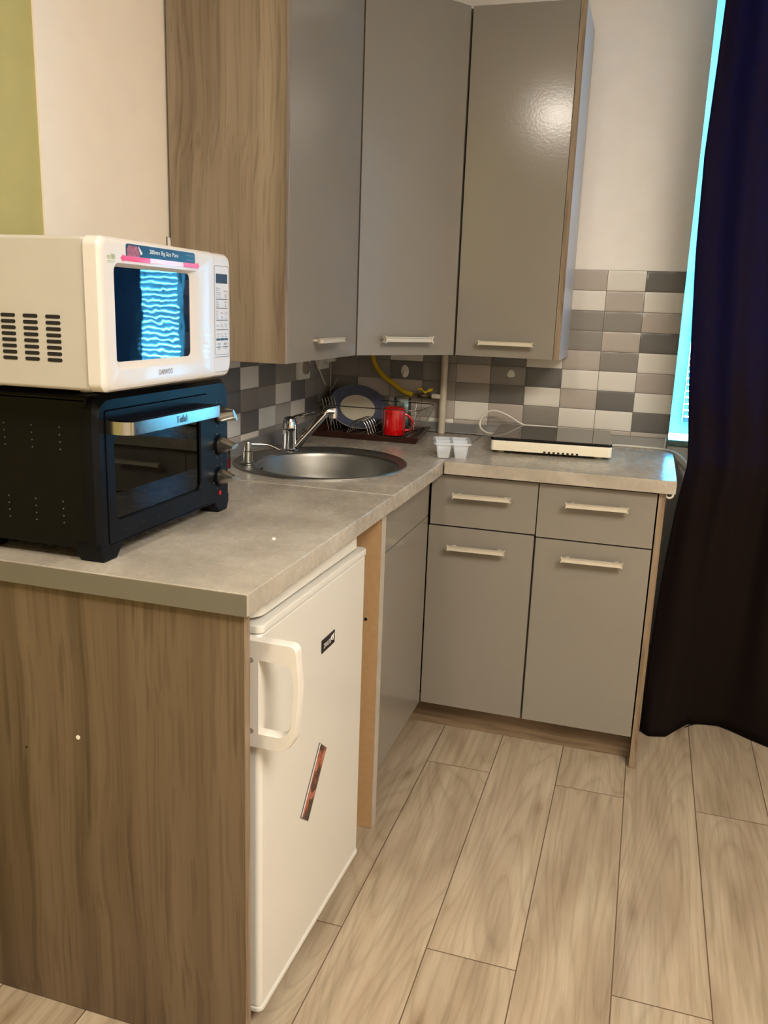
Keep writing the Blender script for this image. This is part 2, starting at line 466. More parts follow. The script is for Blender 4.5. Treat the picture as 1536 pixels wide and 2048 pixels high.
def struct(name, mb, mats, parent=None, smooth=False):
    o = obj(name, mb, mats, parent, center=False if not parent else True, smooth=smooth)
    o['kind'] = 'structure'
    return o

def text_mb(mb, s, origin, right, up, width, height, lift=0.0004):
    """flat raised lettering fitted in width x height, lower-left corner at origin"""
    cu = bpy.data.curves.new('tx', 'FONT'); cu.body = s; cu.size = 1.0; cu.resolution_u = 3
    to = bpy.data.objects.new('tx', cu); C.objects.link(to)
    bpy.context.view_layer.update()
    dg = bpy.context.evaluated_depsgraph_get()
    me = bpy.data.meshes.new_from_object(to.evaluated_get(dg))
    C.objects.unlink(to); bpy.data.objects.remove(to)
    xs = [v.co.x for v in me.vertices]; ys = [v.co.y for v in me.vertices]
    x0, x1, y0, y1 = min(xs), max(xs), min(ys), max(ys)
    R, U = Vector(right).normalized(), Vector(up).normalized(); nn = R.cross(U)
    for v in me.vertices:
        a = (v.co.x - x0) / (x1 - x0) * width; b = (v.co.y - y0) / (y1 - y0) * height
        v.co = Vector(origin) + R * a + U * b + nn * lift
    t = bmesh.new(); t.from_mesh(me); bpy.data.meshes.remove(me)
    return mb._merge(t)

def rrect(y0, y1, z0, z1, r, n=5, rs=None):
    """rounded rectangle loop; rs = radii for (BL, BR, TR, TL)"""
    rs = rs or (r, r, r, r); out = []
    for (cx, cy, a0, rr) in ((y0, z0, PI, rs[0]), (y1, z0, 1.5 * PI, rs[1]), (y1, z1, 0, rs[2]), (y0, z1, 0.5 * PI, rs[3])):
        ox = cx + rr if cx == y0 else cx - rr; oy = cy + rr if cy == z0 else cy - rr
        for k in range(n + 1):
            a = a0 + 0.5 * PI * k / n
            out.append((ox + rr * math.cos(a), oy + rr * math.sin(a)))
    return out

def bez(pts, n=8):
    """Catmull-Rom through pts"""
    P = [Vector(p) for p in pts]; P = [P[0] * 2 - P[1]] + P + [P[-1] * 2 - P[-2]]; out = []
    for i in range(1, len(P) - 2):
        for k in range(n):
            t = k / n; a, b, c, d = P[i - 1], P[i], P[i + 1], P[i + 2]
            out.append(0.5 * ((2 * b) + (c - a) * t + (2 * a - 5 * b + 4 * c - d) * t * t + (3 * b - a - 3 * c + d) * t ** 3))
    out.append(P[-2]); return out

# ------------------------------------------------------------------ key dimensions (metres)
H, T = 0.872, 0.037            # worktop top and thickness
XF = 0.589                     # front edge of the left run
YR = -0.617                    # front edge of the right run
XE = 1.237                     # right end of the right worktop
YL = -1.887                    # near end of the left run
YS = -1.116                    # seam between the two left worktops
ZT = 1.4487; TP = 0.1231; RP = 0.0658; G0 = 0.4808
XW = 1.219                     # where the window begins
WX1, WZ0, WZ1 = 2.62, 0.905, 2.36

# ------------------------------------------------------------------ room shell
struct('floor', MB().box(-0.3, 3.2, -5.6, 0.3, -0.05, 0.0), 'floor')
struct('ceiling', MB().box(-0.3, 3.2, -5.6, 0.3, 2.5, 2.7), 'ceiling')
wb = MB()
wb.box(-0.1, XW, 0.0, 0.28, 0, 2.62); wb.box(XW, WX1, 0.0, 0.28, 0, WZ0 - 0.022); wb.box(XW, WX1, 0.0, 0.28, WZ1, 2.62); wb.box(WX1, 3.2, 0.0, 0.28, 0, 2.62)
wall_back = struct('wall_back', wb, 'wall')
wall_left = struct('wall_left', MB().box(-0.12, 0.0, -1.5545, 0.0, 0, 2.62), 'wall_dim')
struct('wall_left', MB().box(-0.12, -0.004, -5.5, -1.5545, 0, 2.62), 'green')
struct('wall_right', MB().box(3.1, 3.2, -5.5, 0.0, 0, 2.62), 'wall')
struct('wall_front', MB().box(-0.1, 3.2, -5.6, -5.5, 0, 2.62), 'wall')

# tiled splashback (parts of the walls)
def tile(mb, mat, a0, a1, z0, z1, wall):
    g, d, bv = 0.0009, 0.007, 0.0085
    a0 += g; a1 -= g; z0 += g; z1 -= g
    mb.use(mat)
    def P(a, z, h): return (a, -h, z) if wall == 'back' else (h, a, z)
    bvz = min(bv, (z1 - z0) * 0.3)
    L0 = [P(a0, z0, 0.001), P(a1, z0, 0.001), P(a1, z1, 0.001), P(a0, z1, 0.001)]
    L1 = [P(a0, z0, 0.004), P(a1, z0, 0.004), P(a1, z1, 0.004), P(a0, z1, 0.004)]
    L2 = [P(a0 + bv, z0 + bvz, d), P(a1 - bv, z0 + bvz, d), P(a1 - bv, z1 - bvz, d), P(a0 + bv, z1 - bvz, d)]
    if a1 - a0 < 0.03: L2 = [P(a0 + .003, z0 + bvz, d), P(a1 - .003, z0 + bvz, d), P(a1 - .003, z1 - bvz, d), P(a0 + .003, z1 - bvz, d)]
    mb.loops([L0, L1, L2], cap1=True)

backmap = [  # columns from x = -0.0116 + k*TP, k = 0..9
    'DLMWLDWLWD', 'WMDLMLLWLW', 'MDLWDWMMML', 'LWMDLMWMLD', 'MMWMMDWLMW',
    'MMDMLMDWWL', 'DLLMMDWLDW', 'MMLLWLMWWD', 'LMLWLMWLLL']
tb = MB().use('grout').box(0.0075, XW - 0.0005, -0.0035, 0.0, 0.875, ZT)
x00 = G0 - 4 * TP
for r, row in enumerate(backmap):
    z1 = ZT - r * RP; z0 = z1 - RP if r < 8 else 0.8745
    for k, ch in enumerate(row):
        a0 = max(0.0075, x00 + k * TP); a1 = min(XW, x00 + (k + 1) * TP)
        tile(tb, 'tile' + ch, a0, a1, z0, z1, 'back')
tb = obj('tiled_splashback', tb, [], wall_back); tb['kind'] = 'structure'
leftmap = [  # columns by y edges -(0.1277 + k*TP), nearest the corner first
    'MLWDLMDWWL', 'WDMLDMWDDM', 'LMDWMLDWMD', 'DLMWDMLWDW', 'LMMWDWLDDM', 'MMDMDWDWDL', 'LMDWMMDDMW', 'LDLLWMWDML', 'LDMMWLMWDL']
tl = MB().use('grout').box(0.0, 0.0035, -1.122, -0.0075, 0.875, ZT)
ye = [-0.0075, -0.1277] + [-(0.1277 + TP * k) for k in range(1, 8)] + [-1.122]
lrows = {4: 'MMDMMDWD', 5: 'MMMMDWDD', 6: 'MMDWMMDD', 7: 'MDWLWDWD', 8: 'LMLMMWLL'}
# read towards the camera: column 0 touches the corner
lrows = {4: 'MMMLMDWDD', 5: 'MMLMDWDDD', 6: 'MMDWMMDDD', 7: 'MDWLWDWDD', 8: 'LMLMMWLLL'}
def lrow(s): return s
LM = {0: 'LWMDLWMLW', 1: 'DMLWDMLWM', 2: 'WLDMWLDMW', 3: 'MWLDMWLDL', 4: 'LMWLMDWDD', 5: 'MMLMDWDDD', 6: 'MMDWMMDDD', 7: 'MDLLWDWDD', 8: 'LMLMMWLLL'}
LM[5] = 'MMMMDWDDD'; LM[7] = 'MDWLWDWDD'
for r in range(9):
    z1 = ZT - r * RP; z0 = z1 - RP if r < 8 else 0.8745
    for k in range(9):
        ch = LM[r][k]
        if r in (6, 7):
            ch = {6: 'MMDWMMDDD', 7: 'MDWLWDWDD'}[r][k]
            if r == 7: ch = 'MDWLWDWDD'[k]
        tile(tl, 'tile' + ch, ye[k + 1], ye[k], z0, z1, 'left')
tl = obj('tiled_splashback', tl, [], wall_left); tl['kind'] = 'structure'

# window in the back wall
win = bpy.data.objects.new('window_1', None); win.location = (XW, 0.03, WZ0); win['kind'] = 'structure'; link(win, None, Vector(win.location))
def frame_ring(x0, x1, z0, z1, w, y0, y1, mb, bev=0.004):
    o = [(x0, z0), (x1, z0), (x1, z1), (x0, z1)]; i = [(x0 + w, z0 + w), (x1 - w, z0 + w), (x1 - w, z1 - w), (x0 + w, z1 - w)]
    i2 = [(x0 + w + bev, z0 + w + bev), (x1 - w - bev, z0 + w + bev), (x1 - w - bev, z1 - w - bev), (x0 + w + bev, z1 - w - bev)]
    P = lambda l, y: [(a, y, b) for a, b in l]
    return mb.loops([P(o, y1), P(o, y0), P(i, y0), P(i2, y0 + bev), P(i2, y1)])
f = MB(); FW = 0.034
frame_ring(XW, WX1, WZ0 + 0.018, WZ1, FW, 0.03, 0.095, f)
xm = (XW + WX1) / 2
f.box(xm - 0.035, xm + 0.035, 0.03, 0.095, WZ0 + 0.05, WZ1 - 0.03, 0.003)
fo = obj('window_frame', f, 'pvc', win)
gl = MB(); 
gl.box(XW + 0.03, WX1 - 0.03, 0.078, 0.082, WZ0 + 0.05, WZ1 - 0.03); obj('window_pane', gl, 'wglass', win)
sl = MB(); sl.box(XW - 0.0, WX1, -0.012, 0.1, WZ0 - 0.02, WZ0 + 0.0, 0.003)
obj('window_sill', sl, 'sill', win)
for ch in win.children: ch['kind'] = 'structure'
# mitre line and blind
bl = thing('window_blind', 'white horizontal slat blind closed behind the dark curtain', 'blind', (1.6, 0.055, 0.96))
hb = MB(); hb.box(XW + 0.042, xm - 0.04, 0.036, 0.068, WZ1 - 0.065, WZ1 - 0.036, 0.003); obj('head_rail', hb, 'blind', bl)
sb = MB()
for s0, s1 in ((XW + 0.04, xm - 0.04),):
    z = 0.968
    while z < WZ1 - 0.07:
        c_, s_ = math.cos(math.radians(47)) * 0.0125, math.sin(math.radians(47)) * 0.0125
        pts = [(0.055 - c_, z + s_), (0.055 - 0.35 * c_ - .0015, z + 0.4 * s_), (0.055, z - .0005), (0.055 + c_, z - s_), (0.0555 + c_, z - s_ + .0004), (0.0558, z + .0006), (0.0562 - 0.35 * c_, z + 0.4 * s_ + .0005), (0.0555 - c_, z + s_ + .0005)]
        sb.prism([(p[0], p[1]) for p in pts], s0, s1, 'x')
        z += 0.0215
so = obj('slats', sb, 'blind', bl)
co = MB()
for xx in (1.30, 1.58, 1.84): co.cyl((xx, 0.055, 0.958), (xx, 0.055, WZ1 - 0.06), 0.0009, n=6)
obj('lift_cords', co, 'cord', bl)

# ------------------------------------------------------------------ cabinets
def bar_handle(parent, p, length, direction, out, name='handle', h=0.012, rounded=False):
    """bar centred at p on the front plane, running along direction, standing off along out"""
    D, O = Vector(direction).normalized(), Vector(out).normalized(); P = Vector(p)
    mb = MB(); up = Vector((0, 0, 1))
    def bx(a0, a1, o0, o1, z0, z1, r):
        t = bmesh.new(); bmesh.ops.create_cube(t, size=1)
        for v in t.verts:
            a = (a0 + a1) / 2 + v.co.x * (a1 - a0); o = (o0 + o1) / 2 + v.co.y * (o1 - o0); z = (z0 + z1) / 2 + v.co.z * (z1 - z0)
            v.co = P + D * a + O * o + up * z
        bmesh.ops.bevel(t, geom=list(t.edges), offset=r, segments=3, affect='EDGES')
        bmesh.ops.recalc_face_normals(t, faces=t.faces)
        mb._merge(t)
    L = length / 2
    bx(-L, L, 0.022, 0.031, -h / 2, h / 2, 0.0035 if rounded else 0.002)
    for s in (-1, 1): bx(s * (L - 0.016) - 0.004, s * (L - 0.016) + 0.004, 0.0, 0.024, -0.003, 0.0035, 0.001)
    return obj(name, mb, 'handle', parent)

# right base cabinet with two drawers and two doors
rb = thing('base_cabinet', 'grey base cabinet with two drawers over two doors, right of the corner', 'cabinet', (0.87, -0.3, 0))
XD0, XD1, XD2, YD = 0.551, 0.868, 1.1925, -0.5945
c_ = MB(); c_.box(0.556, 0.572, -0.575, -0.03, 0.1, H - T - .001); c_.box(0.572, 1.193, -0.575, -0.03, 0.1, 0.116); c_.box(0.572, 1.193, -0.04, -0.03, 0.116, H - T - .001)
c_.box(0.86, 0.876, -0.574, -0.04, 0.116, H - T - .001); c_.box(0.572, 0.86, -0.574, -0.50, 0.80, 0.832); c_.box(0.876, 1.193, -0.574, -0.50, 0.80, 0.832)
c_.box(0.572, 1.193, -0.574, -0.50, 0.664, 0.688)
obj('carcass', c_, 'carcass', rb)
sp = obj('side_panel', MB().box(1.1955, 1.2135, -0.593, -0.03, 0.001, H - T - .001, 0.0008), 'wood', rb)
obj('edge_band', MB().box(1.1955, 1.2135, -0.5955, -0.5932, 0.001, H - T - .001, 0.0005), 'edge', sp)
obj('plinth', MB().box(0.42, 1.195, -0.534, -0.518, 0.001, 0.098, 0.0006), 'woodx', rb)
for (a, b2, z0, z1, nm) in ((XD0 + .003, XD1 - .0015, 0.679, H - T - .004, 'drawer_front'), (XD1 + .0015, XD2 - .001, 0.674, H - T - .004, 'drawer_front'), (XD0, XD1 - .003, 0.098, 0.6745, 'door'), (XD1 + .003, XD2 - .001, 0.098, 0.670, 'door')):
    d = obj(nm, MB().box(a, b2, YD, -0.5765, z0, z1, 0.0008), 'door', rb)
    if nm == 'door': hx, hz = ((0.701, 0.618) if a < .8 else (1.034, 0.6225))
    else: hx, hz = ((0.709, 0.777) if a < .8 else (1.034, 0.7815))
    bar_handle(d, (hx, YD, hz), 0.168, (1, 0, 0.012), (0, -1, 0))

# corner (sink) base cabinet
sc = thing('base_cabinet', 'grey sink base cabinet under the round sink, fronts facing the floor space', 'cabinet', (0.28, -0.8, 0))
c_ = MB(); c_.box(0.02, 0.528, -1.114, -1.098, 0.1, H - T - .001); c_.box(0.02, 0.528, -0.598, -0.584, 0.1, H - T - .001); c_.box(0.02, 0.528, -1.098, -0.598, 0.1, 0.116); c_.box(0.02, 0.03, -1.098, -0.598, 0.116, H - T - .001)
obj('carcass', c_, 'carcass', sc)
obj('drawer_front', MB().box(0.531, 0.549, -1.113, -0.6015, 0.705, H - T - .004, 0.0008), 'door', sc)
obj('door', MB().box(0.531, 0.549, -1.113, -0.6015, 0.100, 0.702, 0.0008), 'door', sc)
obj('plinth', MB().box(0.47, 0.486, -1.113, -0.537, 0.001, 0.098), 'woodx', sc)

# upright board between sink cabinet and fridge
ub = thing('support_board', 'raw brown upright board beside the fridge holding up the worktop', 'panel', (0.3, -1.134, 0))
obj('board', MB().box(0.02, 0.5715, -1.149, -1.118, 0.001, H - T - .001), 'chip', ub)
e = obj('front_edging', MB().box(0.5716, 0.5735, -1.149, -1.118, 0.001, H - T - .001, 0.0006), 'stripedge', ub); e['label'] = 'pale concrete-look front edging strip'
obj('screw', MB().cyl((0.54, -1.1492, 0.567), (0.54, -1.1505, 0.567), 0.004, n=12), 'slot', ub)

# near end panel of the run
ep = thing('end_panel', 'large olive-brown wood grain end panel closing the near end of the counter', 'panel', (0.29, -1.868, 0))
obj('board', MB().box(0.004, 0.5765, -1.877, -1.859, 0.002, H - T - .001, 0.0006), 'wood_dim', ep)
obj('edge_band', MB().box(0.5766, 0.5785, -1.877, -1.859, 0.002, H - T - .001, 0.0006), 'edge', ep)
obj('screw_cap', MB().cyl((0.263, -1.8772, 0.567), (0.263, -1.8782, 0.567), 0.004, n=12), 'white', ep)
obj('drill_hole', MB().cyl((0.154, -1.8771, 0.527), (0.154, -1.8775, 0.527), 0.0022, n=10), 'slot', ep)

# ------------------------------------------------------------------ worktops
def slab_hole(mb, x0, x1, y0, y1, z0, z1, cx, cy, r):
    angs = sorted(set([2 * PI * k / 72 for k in range(72)] + [math.atan2(yy - cy, xx - cx) % (2 * PI) for xx in (x0, x1) for yy in (y0, y1)]))
    outer = []
    for a in angs:
        dx, dy = math.cos(a), math.sin(a); ts = []
        if dx > 1e-9: ts.append((x1 - cx) / dx)
        if dx < -1e-9: ts.append((x0 - cx) / dx)
        if dy > 1e-9: ts.append((y1 - cy) / dy)
        if dy < -1e-9: ts.append((y0 - cy) / dy)
        t = min(ts); outer.append((cx + dx * t, cy + dy * t))
    inner = [(cx + r * math.cos(a), cy + r * math.sin(a)) for a in angs]
    P = lambda l, z: [(a, b, z) for a, b in l]
    def inset(l, e): return [(min(max(a, x0 + e), x1 - e), min(max(b, y0 + e), y1 - e)) for a, b in l]
    e = 0.0025
    mb.loops([P(inner, z0), P(inner, z1), P(inset(outer, e), z1), P(outer, z1 - e), P(outer, z0), P(inner, z0)])
    return mb

SX, SY = 0.278, -0.792
wt = thing('worktop', 'concrete-look worktop in the corner with the round sink set into it', 'worktop', (0.3, -0.55, H - T))
s_ = MB(); slab_hole(s_, 0.002, XF, YS + 0.0011, -0.002, H - T, H, SX, SY, 0.232)
obj('slab', s_, 'top', wt)
js = MB().box(XF - 0.0015, XF + 0.004, YR + 0.012, -0.02, H - 0.012, H + 0.0012, 0.0004)
wt2 = tag(obj('worktop', MB().box(0.002, XF, YL, YS - 0.0011, H - T, H, 0.0025), 'top'), 'concrete-look worktop over the fridge, carrying the black oven', 'worktop')
eb = obj('edge_band', MB().box(0.003, XF - 0.002, YL - 0.0016, YL - 0.0001, H - T + .0005, H - 0.0015, 0.0005), 'topedge', wt2); eb['label'] = 'plain olive-grey end band'
crm = MB().lathe([(0.0, 0.0032), (0.003, 0.0026), (0.0045, 0.0)], (0.493, -1.583, H), 10)
tag(obj('crumb', crm, 'white'), 'tiny white crumb on the worktop in front of the black oven', 'crumb')
wt3 = thing('worktop', 'concrete-look worktop under the portable hob, right of the corner', 'worktop', (0.9, -0.3, H - T))
obj('slab', MB().box(XF + 0.0045, XE, YR, -0.002, H - T + .002, H + .002, 0.0025), 'top', wt3)
obj('joint_strip', js, 'steel', wt3)

# upstand profiles
def ups(mb, along, a0, a1):
    prof = [(0.0085, 0.0), (0.026, 0.0), (0.026, 0.004), (0.014, 0.032), (0.0085, 0.034)]
    if along == 'x':
        mb.prism([(-p[0], H + 0.0022 + p[1]) for p in prof], a0, a1, 'x')
    else:
        mb.prism([(p[0], H + 0.0002 + p[1]) for p in prof], a0, a1, 'y')
    return mb
u1 = thing('worktop_upstand', 'grey upstand strip along the foot of the tiles behind the hob', 'strip', (0.8, -0.017, H))
obj('profile', ups(MB(), 'x', 0.028, 1.208), 'upstand', u1)
obj('end_cap', MB().box(1.2082, 1.2125, -0.028, -0.0085, H + .0022, H + 0.038, 0.001), 'white', u1)
tag(obj('worktop_upstand', ups(MB(), 'y', -1.15, -0.0085), 'upstand'), 'grey upstand strip along the left wall behind the tap', 'strip')

# ------------------------------------------------------------------ wall cabinets
ZU, ZTOP = 1.163, 2.167
ul = thing('wall_cabinet', 'left wall cabinet with wood grain side above the microwave', 'cabinet', (0.15, -0.85, ZU))
wp = obj('side_panel', MB().box(0.0075, 0.306, -1.1133, -1.0953, ZU, ZTOP, 0.0008), 'wood', ul)
obj('edge_band', MB().box(0.3062, 0.3078, -1.1133, -1.0953, ZU, ZTOP, 0.0004), 'edge', wp)
c_ = MB(); c_.box(0.0075, 0.286, -0.614, -0.599, ZU, ZTOP); c_.box(0.0075, 0.286, -1.095, -0.614, ZU + .002, ZU + 0.018); c_.box(0.0075, 0.286, -1.095, -0.614, ZTOP - 0.018, ZTOP); c_.box(0.0075, 0.012, -1.095, -0.614, ZU + 0.018, ZTOP - .018)
obj('carcass', c_, 'carcass', ul)
d = obj('door', MB().box(0.288, 0.306, -1.0935, -0.600, ZU, ZTOP, 0.0008), 'door', ul)
bar_handle(d, (0.306, -0.862, 1.2145), 0.168, (0, 1, 0), (1, 0, 0))

uc = thing('wall_cabinet', 'tall corner wall cabinet with slanted grey door over the dish rack', 'cabinet', (0.2, -0.2, ZU))
A, B = Vector((0.3075, -0.5975)), Vector((0.5345, -0.2995)); dv = (B - A).normalized(); nv = Vector((dv.y, -dv.x))
pin = [(0.0085, -0.0085), (0.0085, -0.5965), (0.286, -0.5965)]
q0 = A - nv * 0.021; q1 = B - nv * 0.021
c_ = MB()
c_.prism([(0.0085, -0.0085), (0.0085, -0.5965), (0.285, -0.5965), (q0.x + .002, q0.y + .004), (q1.x - .003, q1.y), (0.532, -0.28), (0.532, -0.0085)], ZU + .002, ZTOP, 'z')
obj('carcass', c_, 'carcass', uc)
e0, e1 = A + dv * 0.002, B - dv * 0.0035
db = [(e0.x, e0.y), (e1.x, e1.y), ((e1 - nv * .018).x, (e1 - nv * .018).y), ((e0 - nv * .018).x, (e0 - nv * .018).y)]
d = obj('door', MB().prism(db, ZU, ZTOP, 'z', 0.0007), 'door', uc)
hm = A + dv * (((Vector((0.434, -0.479)) - A).dot(dv)))
bar_handle(d, (hm.x, hm.y, 1.2115), 0.176, (dv.x, dv.y, 0), (nv.x, nv.y, 0), rounded=True, h=0.015)

ur = thing('wall_cabinet', 'right-hand grey wall cabinet with a bright lamp reflection, above the hob', 'cabinet', (0.7, -0.15, ZU))
c_ = MB(); c_.box(0.536, 0.551, -0.279, -0.0085, ZU + .001, ZTOP - .001); c_.box(0.551, 0.847, -0.279, -0.0085, ZU + .002, ZU + .018); c_.box(0.551, 0.847, -0.279, -0.0085, ZTOP - .018, ZTOP); c_.box(0.551, 0.847, -0.014, -0.0085, ZU + .018, ZTOP - .018)
obj('carcass', c_, 'carcass', ur)
wp = obj('side_panel', MB().box(0.8475, 0.8655, -0.2965, -0.0085, ZU - .001, ZTOP + .002, 0.0008), 'sidegrey', ur)
obj('edge_band', MB().box(0.8475, 0.8655, -0.2990, -0.2967, ZU - .001, ZTOP + .002, 0.0004), 'edge', wp)
d = obj('door', MB().box(0.5385, 0.8462, -0.2990, -0.281, ZU, ZTOP, 0.0008), 'door', ur)
bar_handle(d, (0.7005, -0.299, 1.2065), 0.168, (1, 0, 0), (0, -1, 0))

# ------------------------------------------------------------------ fridge (local coordinates, turned 1.2 degrees)
FX, FY = 0.30, -1.56
fr = thing('fridge', 'white under-counter fridge with a D-shaped handle, beside the end panel', 'fridge', (FX, FY, 0), math.radians(-1.2))
def L(x, y, z): return (x - FX, y - FY, z)
y0, y1 = -1.804 - FY, -1.290 - FY
obj('cabinet_body', MB().box(-0.27, 0.212, y0 + .006, y1 - .004, 0.03, 0.812, 0.004), 'fridge', fr)
# top slab with rounded front corners
def slab_plan(xb, xf, ya, yb, r, n=6):
    p = [(xb, ya), (xb, yb)]
    for k in range(n + 1):
        a = PI / 2 - k / n * PI / 2; p.append((xf - r + r * math.cos(a), yb - r + r * math.sin(a)))
    for k in range(n + 1):
        a = -k / n * PI / 2; p.append((xf - r + r * math.cos(a), ya + r + r * math.sin(a)))
    return p
ts = MB().prism(slab_plan(-0.27, 0.270, y0 + .004, y1 - .012, 0.035), 0.797, 0.829, 'z', 0.004, 3)
obj('top_cover', ts, 'fridge', fr)
dr = MB()
dr.prism(slab_plan(0.222, 0.278, y0, y1, 0.011), 0.046, 0.776, 'z', 0.006, 3)
dr.prism(slab_plan(0.220, 0.281, y0 - .001, y1 + .001, 0.014), 0.776, 0.791, 'z', 0.003, 2)
dr.prism(slab_plan(0.220, 0.281, y0 - .001, y1 + .001, 0.014), 0.036, 0.047, 'z', 0.003, 2)
do = obj('door', dr, 'fridge', fr)
obj('door_seal', MB().box(0.2125, 0.2195, y0 + .015, y1 - .015, 0.06, 0.77), 'seam', fr)
# handle: D plate standing in the plane of the door's near side
zo0, zo1 = 0.578, 0.770
def dshape(x0, x1, z0, z1, r, n=8, bul=0.006):
    p = [(x0, z0), ((x0 + x1) / 2 - .01, z0)]
    for k in range(n + 1):
        a = -PI / 2 + k / n * PI / 2; p.append((x1 - r + r * math.cos(a), z0 + r * 1.25 + r * 1.25 * math.sin(a)))
    p.append((x1 + bul, (z0 + z1) / 2 + .02))
    for k in range(n + 1):
        a = k / n * PI / 2; p.append((x1 - r * .35 + r * .35 * math.cos(a), z1 - r * .35 + r * .35 * math.sin(a)))
    p += [((x0 + x1) / 2 - .01, z1), (x0, z1)]
    return p
so_ = dshape(0.235, 0.347, zo0, zo1, 0.035)
si_ = dshape(0.280, 0.338, zo0 + .028, zo1 - .036, 0.026, bul=0.004)
hy = y0 - 0.001; hd = MB()
P = lambda l, y, off=0: [(a, y, b) for a, b in l]
c0 = ((0.235 + .350) / 2, (zo0 + zo1) / 2)
def shr(l, k): return [(c0[0] + (a - c0[0]) * k, c0[1] + (b - c0[1]) * k) for a, b in l]
hd.loops([P(so_, hy + .010), P(so_, hy - .006), P(shr(so_, .985), hy - .0095), P(shr(si_, 1.03), hy - .0095), P(si_, hy - .006), P(si_, hy + .010), P(so_, hy + .010)])
hn = obj('handle', hd, 'fridgeh', do)
for z in (0.735, 0.609):
    obj('screw', MB().cyl((0.2675, hy - .0085, z), (0.2675, hy - .0105, z), 0.0048, 0.004, 14), 'seam', do)
bd = MB().use('sticker_black').box(0.2785, 0.2800, -1.541 - FY, -1.474 - FY, 0.640, 0.667, 0.0004)
bo = obj('brand_badge', bd, [], do); bo['label'] = 'small black badge with grey lettering'
tx = MB(); text_mb(tx, 'ZANUSSI', (0.2802, -1.534 - FY, 0.648), (0, 1, 0), (0, 0, 1), 0.038, 0.010); tx.use('inkw')
obj('badge_lettering', tx, 'ink', bo)
tx = MB()
tx.sweep([(0.2806, -1.489 - FY + .005 * math.cos(a), 0.6545 + .006 * math.sin(a)) for a in [k * .5 - 1 for k in range(10)]], 0.0009, 6)
tx.sweep([(0.2806, -1.487 - FY, 0.6545), (0.2806, -1.481 - FY, 0.662)], 0.0009, 6)
obj('badge_emblem', tx, 'inkw', bo)
# feet
for xx, yy in ((0.17, y0 + .04), (0.17, y1 - .04), (-0.23, y0 + .04), (-0.23, y1 - .04)):
    obj('foot', MB().cyl((xx, yy, 0.0), (xx, yy, 0.032), 0.016, n=16), 'black', fr)

# photo magnet on the fridge door
mg = thing('fridge_magnet', 'narrow slanted photo strip magnet stuck low on the fridge door', 'magnet', (0.5775, -1.575, 0.378), math.radians(-1.2))
mc = MB(); ang = math.radians(-38.5)
def mrect(w, h, dx=0, dz=0):
    o = []
    for a, b in ((-w, -h), (w, -h), (w, h), (-w, h)):
        a += dx; b += dz
        o.append((a * math.cos(ang) - b * math.sin(ang), a * math.sin(ang) + b * math.cos(ang)))
    return o
obj('clear_cover', MB().prism(mrect(0.0235, 0.073), 0.0, 0.0022, 'x', 0.0005), 'ink', mg)
mg1 = MB().prism(mrect(0.019, 0.0715), 0.0023, 0.0028, 'x'); obj('photo', mg1, 'magnet', mg)
obj('light_border', MB().prism(mrect(0.0015, 0.0715, -0.0205), 0.0023, 0.0027, 'x'), 'inkw', mg)

# ------------------------------------------------------------------ toaster oven
ov = thing('toaster_oven', 'black countertop toaster oven with steel handle, under the microwave', 'oven', (0.17, -1.62, H))
oy0, oy1, oz0, oz1, ox1 = -1.847, -1.394, 0.893, 1.149, 0.302
bs = MB().use('blackm')
bs.box(0.03, 0.285, oy0 + .003, oy0 + .015, oz0 + .004, oz1 - .004, 0.004); bs.box(0.03, 0.285, oy1 - .015, oy1 - .003, oz0 + .004, oz1 - .004, 0.004)
bs.box(0.03, 0.285, oy0 + .003, oy1 - .003, oz1 - .014, oz1 - .001, 0.004); bs.box(0.03, 0.285, oy0 + .003, oy1 - .003, oz0 + .001, oz0 + .012, 0.004); bs.box(0.03, 0.04, oy0 + .01, oy1 - .01, oz0 + .01, oz1 - .01)
# vent dots on the near side
vd = bs.use('ink')
for xx in (0.125, 0.179, 0.233):
    for zz in (1.095, 1.083, 1.071, 1.059, 0.972, 0.960, 0.948, 0.936):
        vd.cyl((xx, oy0 + .0032, zz), (xx, oy0 + .0024, zz), 0.0013, n=8)
shell = obj('outer_shell', bs, [], ov)
# front fascia: ring around door opening + control column
fa = MB()
R_o = lambda x, e=0: [(x, a, b) for a, b in rrect(oy0 + e, oy1 - e, oz0 + e * .5, oz1 - e, 0.02, 5, (0.006, 0.006, 0.03, 0.03))]
dy0, dy1, dz0, dz1 = -1.825, -1.486, 0.899, 1.125
R_i = lambda x: [(x, a, b) for a, b in rrect(dy0, dy1, dz0, dz1, 0.006, 5)]
fa.loops([R_o(0.278), R_o(0.296), R_o(0.304, 0.008), R_i(0.304), R_i(0.286)])
fas = obj('fascia', fa, 'black', ov)
